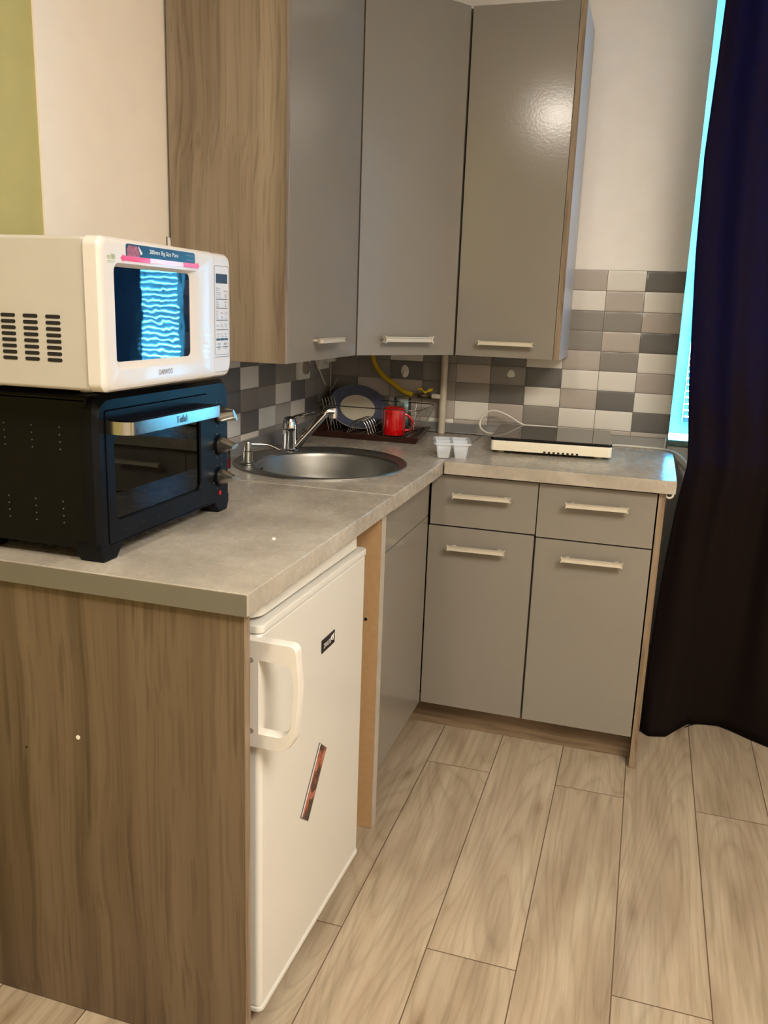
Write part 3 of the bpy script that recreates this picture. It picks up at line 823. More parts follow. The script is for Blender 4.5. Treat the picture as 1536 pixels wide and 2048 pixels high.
# door with glass
dm = MB().use('black')
gy0, gy1, gz0, gz1 = -1.802, -1.515, 0.936, 1.079
D_o = lambda x: [(x, a, b) for a, b in rrect(dy0 + .002, dy1 - .002, dz0 + .002, dz1 - .002, 0.006, 5)]
D_i = lambda x, e=0: [(x, a, b) for a, b in rrect(gy0 + e, gy1 - e, gz0 + e, gz1 - e, 0.012, 5)]
dm.loops([D_o(0.288), D_o(0.3055), D_i(0.3055), D_i(0.303, 0.002), D_i(0.288, 0.002), D_o(0.288)])
dm.use('slot')
for k in range(6):
    yy = -1.777 + k * 0.053; dm.box(0.3050, 0.3060, yy - .005, yy + .005, 0.9155, 0.9185)
dd = obj('door', dm, [], ov)
gm = MB(); gm.loops([D_i(0.2985, 0.0022), D_i(0.3005, 0.0022)], True, True); obj('door_glass', gm, 'ovenglass', dd)
hp = bez([(0.306, -1.822, 1.098), (0.330, -1.826, 1.098), (0.348, -1.820, 1.098), (0.354, -1.804, 1.098), (0.355, -1.68, 1.098), (0.354, -1.545, 1.098), (0.350, -1.528, 1.098), (0.330, -1.524, 1.098), (0.306, -1.528, 1.098)], 6)
hb2 = MB()
def ribbon(mb, path, zh, th):
    n = len(path); lo = []
    for i, p in enumerate(path):
        d = (path[min(i + 1, n - 1)] - path[max(i - 1, 0)]).normalized(); s = Vector((-d.y, d.x, 0)) * th
        lo.append([(p.x + s.x, p.y + s.y, p.z - zh), (p.x - s.x, p.y - s.y, p.z - zh), (p.x - s.x, p.y - s.y, p.z + zh), (p.x + s.x, p.y + s.y, p.z + zh)])
    mb.loops(lo, True, True)
ribbon(hb2, hp, 0.0105, 0.0016)
hnd = obj('handle', hb2, 'steel', dd)
tb2 = MB(); tb2.prism([(0.307, -1.815), (0.345, -1.812), (0.351, -1.80), (0.351, -1.55), (0.345, -1.533), (0.307, -1.533)], 1.103, 1.110, 'z'); obj('handle_bridge', tb2, 'black', dd)
tx = MB(); text_mb(tx, 'Tefal', (0.3568, -1.692, 1.0925), (0, 1, 0), (0, 0, 1), 0.036, 0.0125); obj('brand_lettering', tx, 'inkd', hnd)
# cavity
cv = MB()
cv.box(0.06, 0.286, -1.822, -1.818, 0.912, 1.122); cv.box(0.06, 0.286, -1.494, -1.490, 0.912, 1.122); cv.box(0.06, 0.286, -1.818, -1.494, 0.912, 0.915); cv.box(0.06, 0.286, -1.818, -1.494, 1.119, 1.122); cv.box(0.057, 0.06, -1.818, -1.494, 0.912, 1.122)
obj('cavity_lining', cv, 'cavity', ov)
rk = MB()
for k in range(11):
    xx = 0.08 + k * 0.019; rk.cyl((xx, -1.814, 1.005), (xx, -1.498, 1.005), 0.0014, n=6)
for yy in (-1.80, -1.66, -1.51): rk.cyl((0.075, yy, 1.005), (0.275, yy, 1.005), 0.002, n=6)
obj('wire_shelf', rk, 'wire', ov)
for zz in (0.93, 1.10):
    for xx in (0.12, 0.22): obj('heating_element', MB().cyl((xx, -1.815, zz), (xx, -1.497, zz), 0.0035, n=8), 'steel', ov)
# knobs
for i, zz in enumerate((1.079, 1.015, 0.949)):
    yy = -1.4385
    kb = MB().use('black').cyl((0.304, yy, zz), (0.309, yy, zz), 0.0205, 0.0195, 28)
    ko = obj('knob_ring', kb, [], fas)
    km = MB(); rr = 0.0165
    a = [math.radians(40), math.radians(8), math.radians(-8)][i]
    loops_ = []
    for x, w, h in ((0.309, rr, rr), (0.314, rr * .95, rr * .97), (0.338, rr * .30, rr * .92), (0.341, rr * .26, rr * .88)):
        lp = []
        for k in range(24):
            t = 2 * PI * k / 24; cu, su = math.cos(t), math.sin(t)
            py, pz = cu * h, su * w
            if i == 0: py, pz = pz, py
            lp.append((x, yy + py * math.cos(a) - pz * math.sin(a), zz + py * math.sin(a) + pz * math.cos(a)))
        loops_.append(lp)
    km.loops(loops_, False, True)
    obj('knob', km, 'steel', ko)
mk = MB()
for i, zz in enumerate((1.079, 1.015, 0.949)):
    for k in range(8):
        t = 2 * PI * (k + .5) / 8; yy, z2 = -1.4385 + .0262 * math.cos(t), zz + .0262 * math.sin(t)
        mk.box(0.3042, 0.3046, yy - .0012, yy + .0012, z2 - .0016, z2 + .0016)
obj('dial_marks', mk, 'ink', fas)
obj('indicator_lamp', MB().cyl((0.304, -1.4385, 0.9145), (0.3055, -1.4385, 0.9145), 0.005, n=14), 'soapred', fas)
# feet
for xa in (0.30, 0.075):
    for ya, s in ((oy0, 1), (oy1, -1)):
        fm = MB()
        x0, x1 = xa - 0.045, xa + 0.003
        pl = [(ya + s * .001, 0.905), (ya + s * .001, H + .0185), (ya + s * .010, H + .0006), (ya + s * .046, H + .0006), (ya + s * .062, H + .018), (ya + s * .068, 0.905)]
        fm.prism(pl, x0, x1, 'x', 0.003)
        obj('foot', fm, 'black', ov)

# ------------------------------------------------------------------ microwave
mw = thing('microwave', 'white microwave oven with blue-black door window, standing on the black oven', 'microwave', (0.36, -1.69, 1.1625))
my0, my1, mz0, mz1 = -1.905, -1.480, 1.1625, 1.388
bd = MB().box(0.022, 0.333, my0 + .003, my1 - .012, mz0 + .001, mz1 - .001, 0.006, 3)
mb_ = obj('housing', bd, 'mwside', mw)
vs = MB()
for c in range(4):
    x0 = 0.262 - 0.0395 * c
    for r in range(8):
        zz = 1.271 - r * 0.0091
        vs.prism([(a, b) for a, b in rrect(x0 - .0005 * r * 0, x0 + 0.0255, zz - .0027, zz + .0027, 0.0024, 3)], my0 + .0034, my0 + .0022, 'y')
obj('side_vents', vs, 'slot', mb_)
# front: door panel (left) and control panel (right)
def yz(x, l): return [(x, a, b) for a, b in l]
dpn = MB()
sy = -1.5545
o1 = lambda e: rrect(my0 + e, sy - .0006, mz0 + e, mz1 - e, 0.008, 5, (0.014, 0.0015, 0.0015, 0.014))
i1 = rrect(-1.872, -1.606, 1.195, 1.352, 0.014, 5)
i2 = rrect(-1.864, -1.630, 1.206, 1.3465, 0.010, 5)
dpn.loops([yz(0.333, o1(0)), yz(0.354, o1(0)), yz(0.359, o1(0.0035)), yz(0.361, o1(0.009)), yz(0.361, i1), yz(0.3535, i2), yz(0.340, i2)], True, False)
dp = obj('door', dpn, 'mw', mw)
obj('door_window', MB().loops([yz(0.3455, i2), yz(0.3525, rrect(-1.8642, -1.6298, 1.2058, 1.3467, 0.010, 5))], True, True), 'mwglass', dp)
cp = MB()
o2 = lambda e: rrect(sy + .0006, my1 - e, mz0 + e, mz1 - e, 0.008, 5, (0.0015, 0.022, 0.018, 0.0015))
cp.loops([yz(0.333, o2(0)), yz(0.352, o2(0)), yz(0.358, o2(0.0035)), yz(0.3605, o2(0.009))], True, True)
cpo = obj('control_panel', cp, 'mw', mw)
obj('display', MB().box(0.3605, 0.3612, -1.5440, -1.4985, 1.3345, 1.3515, 0.0003), 'display', cpo)
kp = MB(); X = 0.3612
def line(y0_, y1_, z, h=0.0006): kp.box(X - .0004, X, y0_, y1_, z - h, z + h)
ya, yb = -1.5445, -1.4975
outl = rrect(-1.5505, -1.492, 1.2045, 1.3655, 0.004, 4)
for k in range(len(outl)):
    p, q = outl[k], outl[(k + 1) % len(outl)]
    kp.cyl((X - .0003, p[0], p[1]), (X - .0003, q[0], q[1]), 0.0003, n=4)
def small(s, y, z, w, h): text_mb(kp, s, (X - .0004, y, z), (0, 1, 0), (0, 0, 1), w, h, 0.0003)
kp.use('ink')
for z, s in ((1.3245, 'Rice'), (1.3205, 'Soup'), (1.3165, 'Potatoes'), (1.3125, 'Vegetable'), (1.3085, 'Dinner plate')): small(s, ya, z, 0.012 + 0.0008 * len(s), 0.0024)
small('Auto Cook', -1.514, 1.3195, 0.016, 0.003); small('0', -1.508, 1.3085, 0.005, 0.0075); line(ya, yb, 1.306)
for z, s in ((1.2995, 'Meat'), (1.2955, 'Fish'), (1.2915, 'Bread')): small(s, ya, z, 0.010, 0.0026)
small('Defrost', -1.511, 1.2995, 0.012, 0.003); small('8', -1.507, 1.292, 0.003, 0.005); line(ya, yb, 1.2895)
for z in (1.2825, 1.2785, 1.2745, 1.2705): small('min', ya, z, 0.007, 0.0026)
small('Micro', -1.527, 1.2795, 0.011, 0.003); small('Combi', -1.510, 1.2815, 0.011, 0.0026); small('Grill', -1.510, 1.278, 0.010, 0.0026)
small('80', -1.524, 1.2705, 0.006, 0.004); small('G', -1.508, 1.2705, 0.005, 0.004); line(ya, yb, 1.268)
small('Power', ya, 1.2565, 0.011, 0.003); small('Auto', -1.528, 1.2585, 0.010, 0.0026); small('Weight', -1.529, 1.2545, 0.012, 0.0026); small('Clock', -1.511, 1.2585, 0.011, 0.0026); small('Timer', -1.511, 1.2545, 0.011, 0.0026); line(ya, yb, 1.2505)
small('10', -1.542, 1.2405, 0.006, 0.0035); small('1', -1.525, 1.2405, 0.0015, 0.0035); small('10', -1.510, 1.2405, 0.006, 0.0035)
small('Min', -1.541, 1.2365, 0.008, 0.0025); small('Min', -1.524, 1.2365, 0.008, 0.0025); small('Sec', -1.509, 1.2365, 0.008, 0.0025)
small('STOP', -1.541, 1.2215, 0.012, 0.0045); small('START', -1.514, 1.2215, 0.014, 0.0045)
line(ya, -1.526, 1.2185, .0008); line(-1.519, yb, 1.2185, .0008); small('Clear', -1.539, 1.2135, 0.008, 0.0025); small('Speedy', -1.512, 1.2135, 0.009, 0.0025)
line(-1.5505, -1.487, 1.2005, .0004); line(-1.5505, -1.4905, 1.1725, .0003)
obj('button_print', kp, 'ink', cpo)
kd = MB()
for k in range(3): kd.box(X - .0004, X, -1.5445 + k * .0162, -1.5305 + k * .0162, 1.2305, 1.2345)
obj('button_blocks', kd, 'inkd', cpo)
# stickers
sk = MB().use('sticker_black')
sk.prism(rrect(-1.838, -1.6235, 1.3635, 1.3815, 0.002, 4, (0.0005, 0.0005, 0.005, 0.005)), 0.3611, 0.3613, 'x')
sko = obj('plate_size_sticker', sk, [], dp)
obj('sticker_photo', MB().prism([(-1.835, 1.3637), (-1.8005, 1.3637), (-1.801, 1.377), (-1.812, 1.3795), (-1.830, 1.379), (-1.8355, 1.373)], 0.36135, 0.3615, 'x'), 'food', sko)
obj('sticker_wedge', MB().prism([(-1.797, 1.3665), (-1.792, 1.3695), (-1.803, 1.3795), (-1.804, 1.3785)], 0.36155, 0.3617, 'x'), 'plate', sko)
tx = MB(); text_mb(tx, '280mm Big Size Plate', (0.3614, -1.772, 1.3685), (0, 1, 0), (0, 0, 1), 0.090, 0.0085); obj('sticker_lettering', tx, 'inkw', sko)
tx = MB().use('seam'); text_mb(tx, 'Durable Cavity', (0.3614, -1.655, 1.3745), (0, 1, 0), (0, 0, 1), 0.026, 0.0035); text_mb(tx, 'Easy Cleaning', (0.3614, -1.655, 1.367), (0, 1, 0), (0, 0, 1), 0.024, 0.003); obj('sticker_small_print', tx, [], sko)
ar = MB().use('sticker_red')
ar.prism([(-1.853, 1.3595), (-1.846, 1.3655), (-1.846, 1.3635), (-1.77, 1.3635), (-1.77, 1.3560), (-1.846, 1.3560), (-1.846, 1.3535)], 0.3614, 0.3616, 'x')
ar.prism([(-1.608, 1.3605), (-1.614, 1.3545), (-1.614, 1.3565), (-1.665, 1.3565), (-1.665, 1.3640), (-1.614, 1.3645), (-1.614, 1.3665)], 0.3614, 0.3616, 'x')
ar.use('sticker_pink').box(0.3614, 0.36155, -1.77, -1.665, 1.3563, 1.3638)
obj('red_arrow_sticker', ar, [], dp)
tx = MB(); text_mb(tx, 'DAEWOO', (0.3611, -1.752, 1.1805), (0, 1, 0), (0, 0, 1), 0.044, 0.0085, 0.0003); obj('brand_lettering', tx, 'ink', dp)
tx = MB(); text_mb(tx, 'no BN', (0.3611, -1.887, 1.3565), (0, 1, 0), (0, 0, 1), 0.020, 0.0075, 0.0003)
tx.box(0.3611, 0.3613, -1.887, -1.868, 1.3535, 1.3540); tx.box(0.3611, 0.3613, -1.886, -1.870, 1.3515, 1.3519); obj('green_print', tx, 'green_ink', dp)
for xx in (0.07, 0.25):
    for yy in (-1.79, -1.53): obj('foot', MB().cyl((xx, yy, 1.1495), (xx, yy, 1.165), 0.012, 0.013, 16), 'white', mw)

mw.rotation_euler.z = math.radians(1.3)

# ------------------------------------------------------------------ sink
sk = thing('sink', 'round stainless steel inset sink in the corner worktop', 'sink', (SX, SY, H))
BX, BY, BR = 0.302, -0.812, 0.197
n = 72
def ring(cx, cy, r, z): return [(cx + r * math.cos(2 * PI * k / n), cy + r * math.sin(2 * PI * k / n), z) for k in range(n)]
rm = MB()
def ring2(e, z): return [(SX + (0.241 - e) * math.cos(2 * PI * k / n), SY + (0.262 - e) * math.sin(2 * PI * k / n), z) for k in range(n)]
rm.loops([ring2(0.0, H + .0003), ring2(.0005, H + .003), ring2(.005, H + .0045), ring2(.013, H + .002), ring(BX, BY, BR + .006, H + .0015), ring(BX, BY, BR, H - .003)])
obj('rim', rm, 'sinksteel', sk)
bw = MB()
bw.loops([ring(BX, BY, BR, H - .003), ring(BX, BY, BR - .004, H - .012), ring(BX, BY, BR - .012, H - .06), ring(BX, BY, BR - .022, H - .115), ring(BX, BY, BR - .045, H - .142), ring(BX, BY, BR - .09, H - .150), ring(BX, BY, 0.045, H - .153), ring(BX, BY, 0.04, H - .157)], False, True)
obj('bowl', bw, 'sinksteel', sk)
obj('drain', MB().lathe([(0.0, 0.002), (0.03, 0.001), (0.042, 0.003), (0.044, 0.0)], (BX, BY, H - .1565), 28), 'chrome', sk)
of = MB()
ao = math.radians(205)
for i in range(4):
    for j in range(3):
        a = math.radians(187 + i * 4.2); r = BR - 0.0125 + j * .0018; p = Vector((BX + (r - .0008) * math.cos(a), BY + (r - .0008) * math.sin(a), H - .048 + j * .012))
        of.cyl(p, p + Vector((-math.cos(a) * .002, -math.sin(a) * .002, 0)), 0.0032, n=8)
obj('overflow_holes', of, 'slot', sk)

# mixer tap
tp = thing('mixer_tap', 'chrome single-lever mixer tap at the back of the round sink', 'tap', (0.122, -0.655, H + .004))
TX, TY, TZ = 0.122, -0.655, H + 0.0025
obj('base_flange', MB().lathe([(0.0, 0), (0.030, 0), (0.030, .003), (0.026, .006), (0.0, .006)], (TX, TY, TZ), 32), 'chrome', tp)
obj('body', MB().lathe([(0.0225, .005), (0.0215, .02), (0.0215, .058), (0.0225, .064), (0.0, .064)], (TX, TY, TZ), 32), 'chrome', tp)
sdir = Vector((0.80, 0.60, 0)).normalized()
cap = obj('lever_cap', MB().lathe([(0.0228, .066), (0.0232, .074), (0.0222, .085), (0.018, .096), (0.010, .102), (0.0, .103)], (TX, TY, TZ), 32), 'chrome', tp)
lv = MB(); ld = Vector((0.55, 0.83, 0)).normalized()
b0 = Vector((TX, TY, TZ + .092))
lv.sweep(bez([b0 - ld * .005, b0 + ld * .03 + Vector((0, 0, .010)), b0 + ld * .065 + Vector((0, 0, .017)), b0 + ld * .095 + Vector((0, 0, .020))], 5), [0.0105] * 6 + [0.008] * 5 + [0.0065] * 4 + [0.006], 14, True, sx=1.0, sy=0.45)
obj('lever', lv, 'chrome', cap)
s0 = Vector((TX, TY, TZ + .012)) + sdir * 0.018
s1 = Vector((0.220, -0.600, TZ + .118))
sp_ = MB(); sp_.sweep([s0, s0 + (s1 - s0) * .5, s1 - (s1 - s0) * .06], [0.0185, 0.0165, 0.0145], 20, True, sx=1.0, sy=0.75)
e1 = s1 + sdir * 0.02
sp_.sweep(bez([s1 - (s1 - s0) * .1, s1, e1], 5), [0.0138] * 11, 18)
obj('spout', sp_, 'chrome', tp)
obj('aerator', MB().cyl(e1 + Vector((0, 0, .010)), e1 + Vector((0, 0, -.020)), 0.0125, n=24), 'chrome', tp)
obj('temperature_dot', MB().cyl((TX + .0208, TY + .004, TZ + .085), (TX + .0224, TY + .0043, TZ + .085), 0.003, n=12), 'soapred', cap)

# soap dispenser
sd = thing('soap_dispenser', 'small brushed steel soap dispenser with thin nozzle at the left of the sink', 'dispenser', (0.113, -0.920, H + .003))
QX, QY, QZ = 0.113, -0.920, H + .003
obj('base_ring', MB().lathe([(0, 0), (0.021, 0), (0.021, .003), (0.018, .006), (0, .006)], (QX, QY, QZ), 28), 'steel', sd)
obj('pump_body', MB().lathe([(0.0145, .005), (0.0145, .034), (0.012, .036), (0.012, .058), (0.0105, .061), (0.0, .061)], (QX, QY, QZ), 28), 'steel', sd)
nz = bez([(QX, QY, QZ + .054), (QX + .02, QY + .015, QZ + .053), (QX + .045, QY + .035, QZ + .050), (QX + .07, QY + .055, QZ + .036)], 6)
obj('nozzle', MB().sweep(nz, [0.004 - 0.0018 * i / (len(nz) - 1) for i in range(len(nz))], 10), 'steel', sd)

# washing-up bottle half hidden behind the oven
bt = thing('dish_soap_bottle', 'small clear bottle with red liquid behind the oven by the sink', 'bottle', (0.078, -0.990, H))
obj('bottle_body', MB().lathe([(0, 0), (0.017, 0), (0.018, .004), (0.018, .062), (0.013, .075), (0.008, .08), (0.0, .08)], (0.078, -0.990, H + .0003), 24), 'glass', bt)
obj('red_liquid', MB().lathe([(0, 0.002), (0.0162, .002), (0.0165, .026), (0, .026)], (0.078, -0.990, H + .0003), 24), 'soapred', bt)
obj('cap', MB().cyl((0.078, -0.990, H + .08), (0.078, -0.990, H + .097), 0.009, n=18), 'white', bt)

# ------------------------------------------------------------------ dish rack
tr = MB()
def trl(e, z): 
    return [(0.048 - e, -0.333 - e, z), (0.430 + e, -0.336 - e, z), (0.392 + e, -0.047 + e, z), (0.048 - e, -0.047 + e, z)]
tr.loops([trl(0, H + .0005), trl(0.012, H + .019), trl(0.010, H + .021), trl(0.0, H + .019), trl(-0.006, H + .005), ], True, True)
tag(obj('drip_tray', tr, 'tray'), 'dark brown plastic drip tray under the wire dish rack', 'tray')
zt_ = H + 0.0065
rk = thing('dish_rack', 'chrome wire dish rack standing in the brown tray', 'dish rack', (0.24, -0.18, zt_))
def rkl(x0, x1, y0, y1, r, z, n=6): return [Vector((a, b, z)) for a, b in rrect(x0, x1, y0, y1, r, n)]
top = rkl(0.055, 0.425, -0.300, -0.045, 0.045, 0.975)
w_ = MB(); w_.sweep(top, 0.0018, 8, closed=True)
rim_o = obj('top_rim', w_, 'wire', rk)
w_ = MB(); bot = rkl(0.085, 0.385, -0.290, -0.07, 0.02, zt_ + .003); w_.sweep(bot, 0.0016, 8, closed=True)
for k in range(13):
    xx = 0.095 + k * 0.0235; w_.cyl((xx, -0.29, zt_ + .003), (xx, -0.07, zt_ + .003), 0.0011, n=6)
obj('base_grid', w_, 'wire', rk)
w_ = MB()
for yy in [-0.285 + k * 0.019 for k in range(13)]:
    w_.cyl((0.424, yy, 0.975), (0.385, min(-0.07, max(-0.288, yy)), zt_ + .003), 0.0011, n=6)
obj('side_wires', w_, 'wire', rk)
for xx in (0.118, 0.305, 0.372): obj('upright_wire', MB().cyl((xx + .005, -0.300, 0.975), (xx, -0.290, zt_ + .003), 0.0011, n=6), 'wire', rk)
for xx in (0.15, 0.25, 0.35): obj('upright_wire', MB().cyl((xx, -0.045, 0.975), (xx, -0.07, zt_ + .003), 0.0011, n=6), 'wire', rk)
w_ = MB()
for k in range(5): w_.sweep([(0.085 - 0.006, -0.285 + k * .028, 0.995), (0.082, -0.285 + k * .028, 0.992), (0.108, -0.28 + k * .028, zt_ + .003)], 0.0014, 8)
obj('plate_stops', w_, 'wire', rk)
w_ = MB()
for k in range(5):
    y = -0.285 + k * 0.026
    w_.sweep(bez([(0.172, y, zt_ + .004), (0.19, y, zt_ + .040), (0.213, y, zt_ + .053), (0.236, y, zt_ + .043), (0.252, y, zt_ + .004)], 5), 0.0012, 6)
obj('plate_hoops', w_, 'wire', rk)

# plate leaning in the rack
pl = thing('dinner_plate', 'round plate with blue rim and cream centre leaning in the dish rack', 'plate', (0.165, -0.12, zt_))
Rm = Matrix.Rotation(math.radians(20), 4, 'Z') @ Matrix.Rotation(math.radians(40), 4, 'X')
Rm = Matrix.Rotation(math.radians(9), 4, Vector((-.28, .93, -.23))) @ Rm
pc = (0.146, -0.100, zt_ + .0655)
pr = 0.105
obj('rim', MB().lathe([(pr * .60, .004), (pr * .66, .005), (pr * .98, .0135), (pr, .015), (pr * .995, .0175), (pr * .97, .0165), (pr * .66, .0082), (pr * .60, .0072)], pc, 56, Rm), 'plateblue', pl)
obj('centre', MB().lathe([(0.0, 0.0), (pr * .5, 0.0), (pr * .60, .004), (pr * .60, .0072), (pr * .5, .0032), (0, .003)], pc, 56, Rm), 'plate', pl)
obj('lip', MB().lathe([(pr * .995, .0145), (pr * 1.006, .016), (pr * .998, .018)], pc, 56, Rm), 'plate', pl)

# red mug
mgx, mgy, mgz, mr = 0.323, -0.232, zt_ + .0052, 0.0385
mu = thing('mug', 'red enamel mug upside down in the front corner of the dish rack', 'mug', (mgx, mgy, mgz))
obj('cup', MB().lathe([(mr - .002, 0.0), (mr, 0.001), (mr + .001, .02), (mr, .084), (mr - .003, .0895), (mr - .010, .092), (mr - .014, .0895), (0, .089), (0, .087), (mr - .006, .086), (mr - .002, .08), (mr - .002, 0.0)], (mgx, mgy, mgz), 44), 'red', mu)
hdv = Vector((0.93, 0.36, 0))
hp_ = bez([Vector((mgx, mgy, mgz + .070)) + hdv * (mr - .001), Vector((mgx, mgy, mgz + .064)) + hdv * (mr + .010), Vector((mgx, mgy, mgz + .050)) + hdv * (mr + .024), Vector((mgx, mgy, mgz + .034)) + hdv * (mr + .027), Vector((mgx, mgy, mgz + .018)) + hdv * (mr + .020), Vector((mgx, mgy, mgz + .014)) + hdv * (mr - .001)], 6)
obj('handle', MB().sweep(hp_, 0.0042, 10), 'red', mu)
# tall glass
gx, gy, gz = 0.315, -0.105, zt_ + .0052
gm = MB().lathe([(0.033, 0.0), (0.0335, .01), (0.0315, .10), (0.030, .112), (0.026, .115), (0, .115), (0, .109), (0.0265, .107), (0.029, .10), (0.031, .01), (0.031, 0.0), (0.033, 0.0)], (gx, gy, gz), 12)
tag(obj('drinking_glass', gm, 'glass', angle=20), 'clear faceted drinking glass upside down behind the red mug', 'glass')

# ------------------------------------------------------------------ ice tray
ic = thing('plastic_tray', 'clear four-compartment plastic tray on the worktop joint near the hob', 'tray', (0.588, -0.505, H + .0021), math.radians(15))
im = MB()
cells = []
for sx in (-1, 1):
    for sy in (-1, 1):
        cx, cy = sx * 0.0255, sy * 0.031
        f_ = lambda w, h, z: [(cx + a, cy + b, z) for a, b in rrect(-w, w, -h, h, 0.004, 3)]
        cm = MB(); cm.loops([f_(.0235, .029, .046), f_(.0175, .0215, .0005), f_(.0165, .0205, .0018), f_(.0225, .028, .046)], False, False)
        cm.loops([f_(.0175, .0215, .0), f_(.0165, .0205, .0018)], True, True)
        cp_ = obj('compartment', cm, 'ice', ic)
        wm = MB().loops([f_(.0168, .0208, .0026), f_(.0183, .0226, .010)], True, True); obj('contents', wm, 'water', cp_)
P2 = lambda w, h, z, r=.008: [(a, b, z) for a, b in rrect(-w, w, -h, h, r, 4)]
im.loops([P2(.056, .0665, .0465), P2(.056, .0665, .0415), P2(.0545, .065, .0415), P2(.0545, .065, .0455), P2(.0505, .0608, .0465), P2(.0505, .0608, .0475), P2(.0555, .066, .0475), P2(.056, .0665, .0465)])
im.box(-.0025, .0025, -.061, .061, .0462, .0474); im.box(-.0505, .0505, -.0025, .0025, .0462, .0474)
obj('rim', im, 'ice', ic)

# ------------------------------------------------------------------ portable hob
hb = thing('portable_hob', 'portable electric hob with black glass top and cream body on the right worktop', 'hob', (0.857, -0.215, H + .002), math.radians(4.2))
hw, hd2 = 0.1835, 0.165
obj('housing', MB().prism(rrect(-hw, hw, -hd2, hd2, 0.012, 5), 0.009, 0.041, 'z', 0.003), 'hobbody', hb)
gt = MB().prism(rrect(-hw - .001, hw + .001, -hd2 - .001, hd2 + .001, 0.013, 5), 0.0412, 0.050, 'z', 0.0025)
go = obj('glass_top', gt, 'hobglass', hb)
pm = MB(); pm.box(-0.105, -0.1035, -hd2 + .045, hd2 - .01, 0.0501, 0.0504)
obj('control_line', pm, 'ink', go)
for a in (-0.155, 0.145):
    for b in (-0.125, 0.125): obj('foot', MB().cyl((a, b, 0.0003), (a, b, 0.010), 0.012, 0.014, 18), 'hobbody', hb)
vm = MB()
for k in range(8): vm.box(-0.02 + k * 0.014, -0.013 + k * 0.014, -hd2 - .0004, -hd2 + .002, 0.010, 0.0155)
obj('fan_grille', vm, 'slot', hb)
def tl_(p):  # world to hob-local
    d = Vector(p) - Vector((0.857, -0.215, H + .002)); c, s = math.cos(math.radians(-4.2)), math.sin(math.radians(-4.2))
    return Vector((d.x * c - d.y * s, d.x * s + d.y * c, d.z))
zc = H + .0052
cpts = [(0.668, -0.10, .896), (0.620, -0.09, .893), (0.590, -0.075, .915), (0.600, -0.065, .952), (0.632, -0.06, .968), (0.680, -0.055, .955), (0.736, -0.047, .925), (0.80, -0.042, .911), (0.90, -0.038, .902), (1.00, -0.036, zc), (1.07, -0.036, zc), (1.13, -0.038, zc), (1.196, -0.048, zc), (1.232, -0.085, zc + .001), (1.252, -0.15, .877), (1.268, -0.195, .870), (1.290, -0.225, .845), (1.32, -0.235, .79)]
obj('power_cord', MB().sweep(bez([tl_(p) for p in cpts], 6), 0.0036, 10), 'cord', hb)

# ------------------------------------------------------------------ gas pipe, valve, hose
gp = thing('gas_pipe', 'cream painted vertical gas pipe in front of the tiles beside the dish rack', 'pipe', (0.445, -0.036, H))
PX, PY = 0.4455, -0.040
obj('riser', MB().cyl((PX, PY, H + .0008), (PX, PY, ZU - 0.0005), 0.0125, n=20), 'pipe', gp)
obj('branch', MB().cyl((PX, PY, 1.002), (PX - .040, PY, 1.002), 0.0098, 0.0095, n=18), 'pipe', gp)
va = MB(); va.cyl((PX - .040, PY, 1.002), (PX - .055, PY, 1.002), 0.0085, n=6); va.cyl((PX - .055, PY, 1.002), (PX - .078, PY, 1.002), 0.007, 0.0085, n=18)
va.cyl((PX - .078, PY, 1.002), (PX - .092, PY, 1.002), 0.009, n=6); va.cyl((PX - .092, PY, 1.002), (PX - .110, PY, 1.002), 0.006, n=16); va.cyl((PX - .066, PY, 1.005), (PX - .066, PY, 1.020), 0.004, n=12)
vo_ = obj('valve', va, 'brass', gp)
vh = MB(); vh.prism([(PX - .092, 1.030), (PX - .078, 1.029), (PX - .074, 1.020), (PX - .060, 1.018), (PX - .054, 1.027), (PX - .040, 1.030), (PX - .040, 1.020), (PX - .055, 1.015), (PX - .066, 1.010), (PX - .072, 1.016), (PX - .080, 1.022), (PX - .092, 1.022)], PY - .007, PY + .007, 'y', 0.001)
obj('valve_handle', vh, 'yellowh', vo_)
hs = bez([(PX - .111, PY, 1.003), (0.300, -0.040, 1.012), (0.265, -0.042, 1.035), (0.220, -0.042, 1.065), (0.190, -0.040, 1.100), (0.177, -0.038, 1.135), (0.175, -0.038, 1.1625)], 6)
tag(obj('gas_hose', MB().sweep(hs, 0.0085, 14), 'yellow'), 'yellow gas hose curving down from the corner cabinet to the valve', 'hose')

# adhesive hooks
def hook(x, z, w, h, label):
    t = thing('adhesive_hook', label, 'hook', (x, -0.008, z), group=None)
    obj('plate', MB().loops([[(x + a * w, -0.0064, z + b * h) for a, b in [(math.cos(2 * PI * k / 28), math.sin(2 * PI * k / 28)) for k in range(28)]], [(x + a * w, -0.0105, z + b * h) for a, b in [(math.cos(2 * PI * k / 28), math.sin(2 * PI * k / 28)) for k in range(28)]], [(x + a * w * .85, -0.012, z + b * h * .88) for a, b in [(math.cos(2 * PI * k / 28), math.sin(2 * PI * k / 28)) for k in range(28)]]], True, True), 'white', t)
    obj('prong', MB().sweep(bez([(x, -0.012, z + h * .1), (x, -0.014, z - h * .45), (x, -0.022, z - h * .55), (x, -0.026, z - h * .15)], 5), 0.0035, 10), 'white', t)
hook(0.292, 1.082, 0.0145, 0.0225, 'white oval adhesive hook on the dark tile above the gas valve')
t = thing('adhesive_hook', 'small white half-round adhesive hook on the tile above the hob cord loop', 'hook', (0.677, -0.008, 1.093))
hp3 = [(0.677 + .0135 * math.cos(a), 1.088 + (.020 if math.sin(a) > 0 else .006) * math.sin(a)) for a in [2 * PI * k / 24 for k in range(24)]]
obj('plate', MB().prism(hp3, -0.0064, -0.0115, 'y', 0.0008), 'white', t)

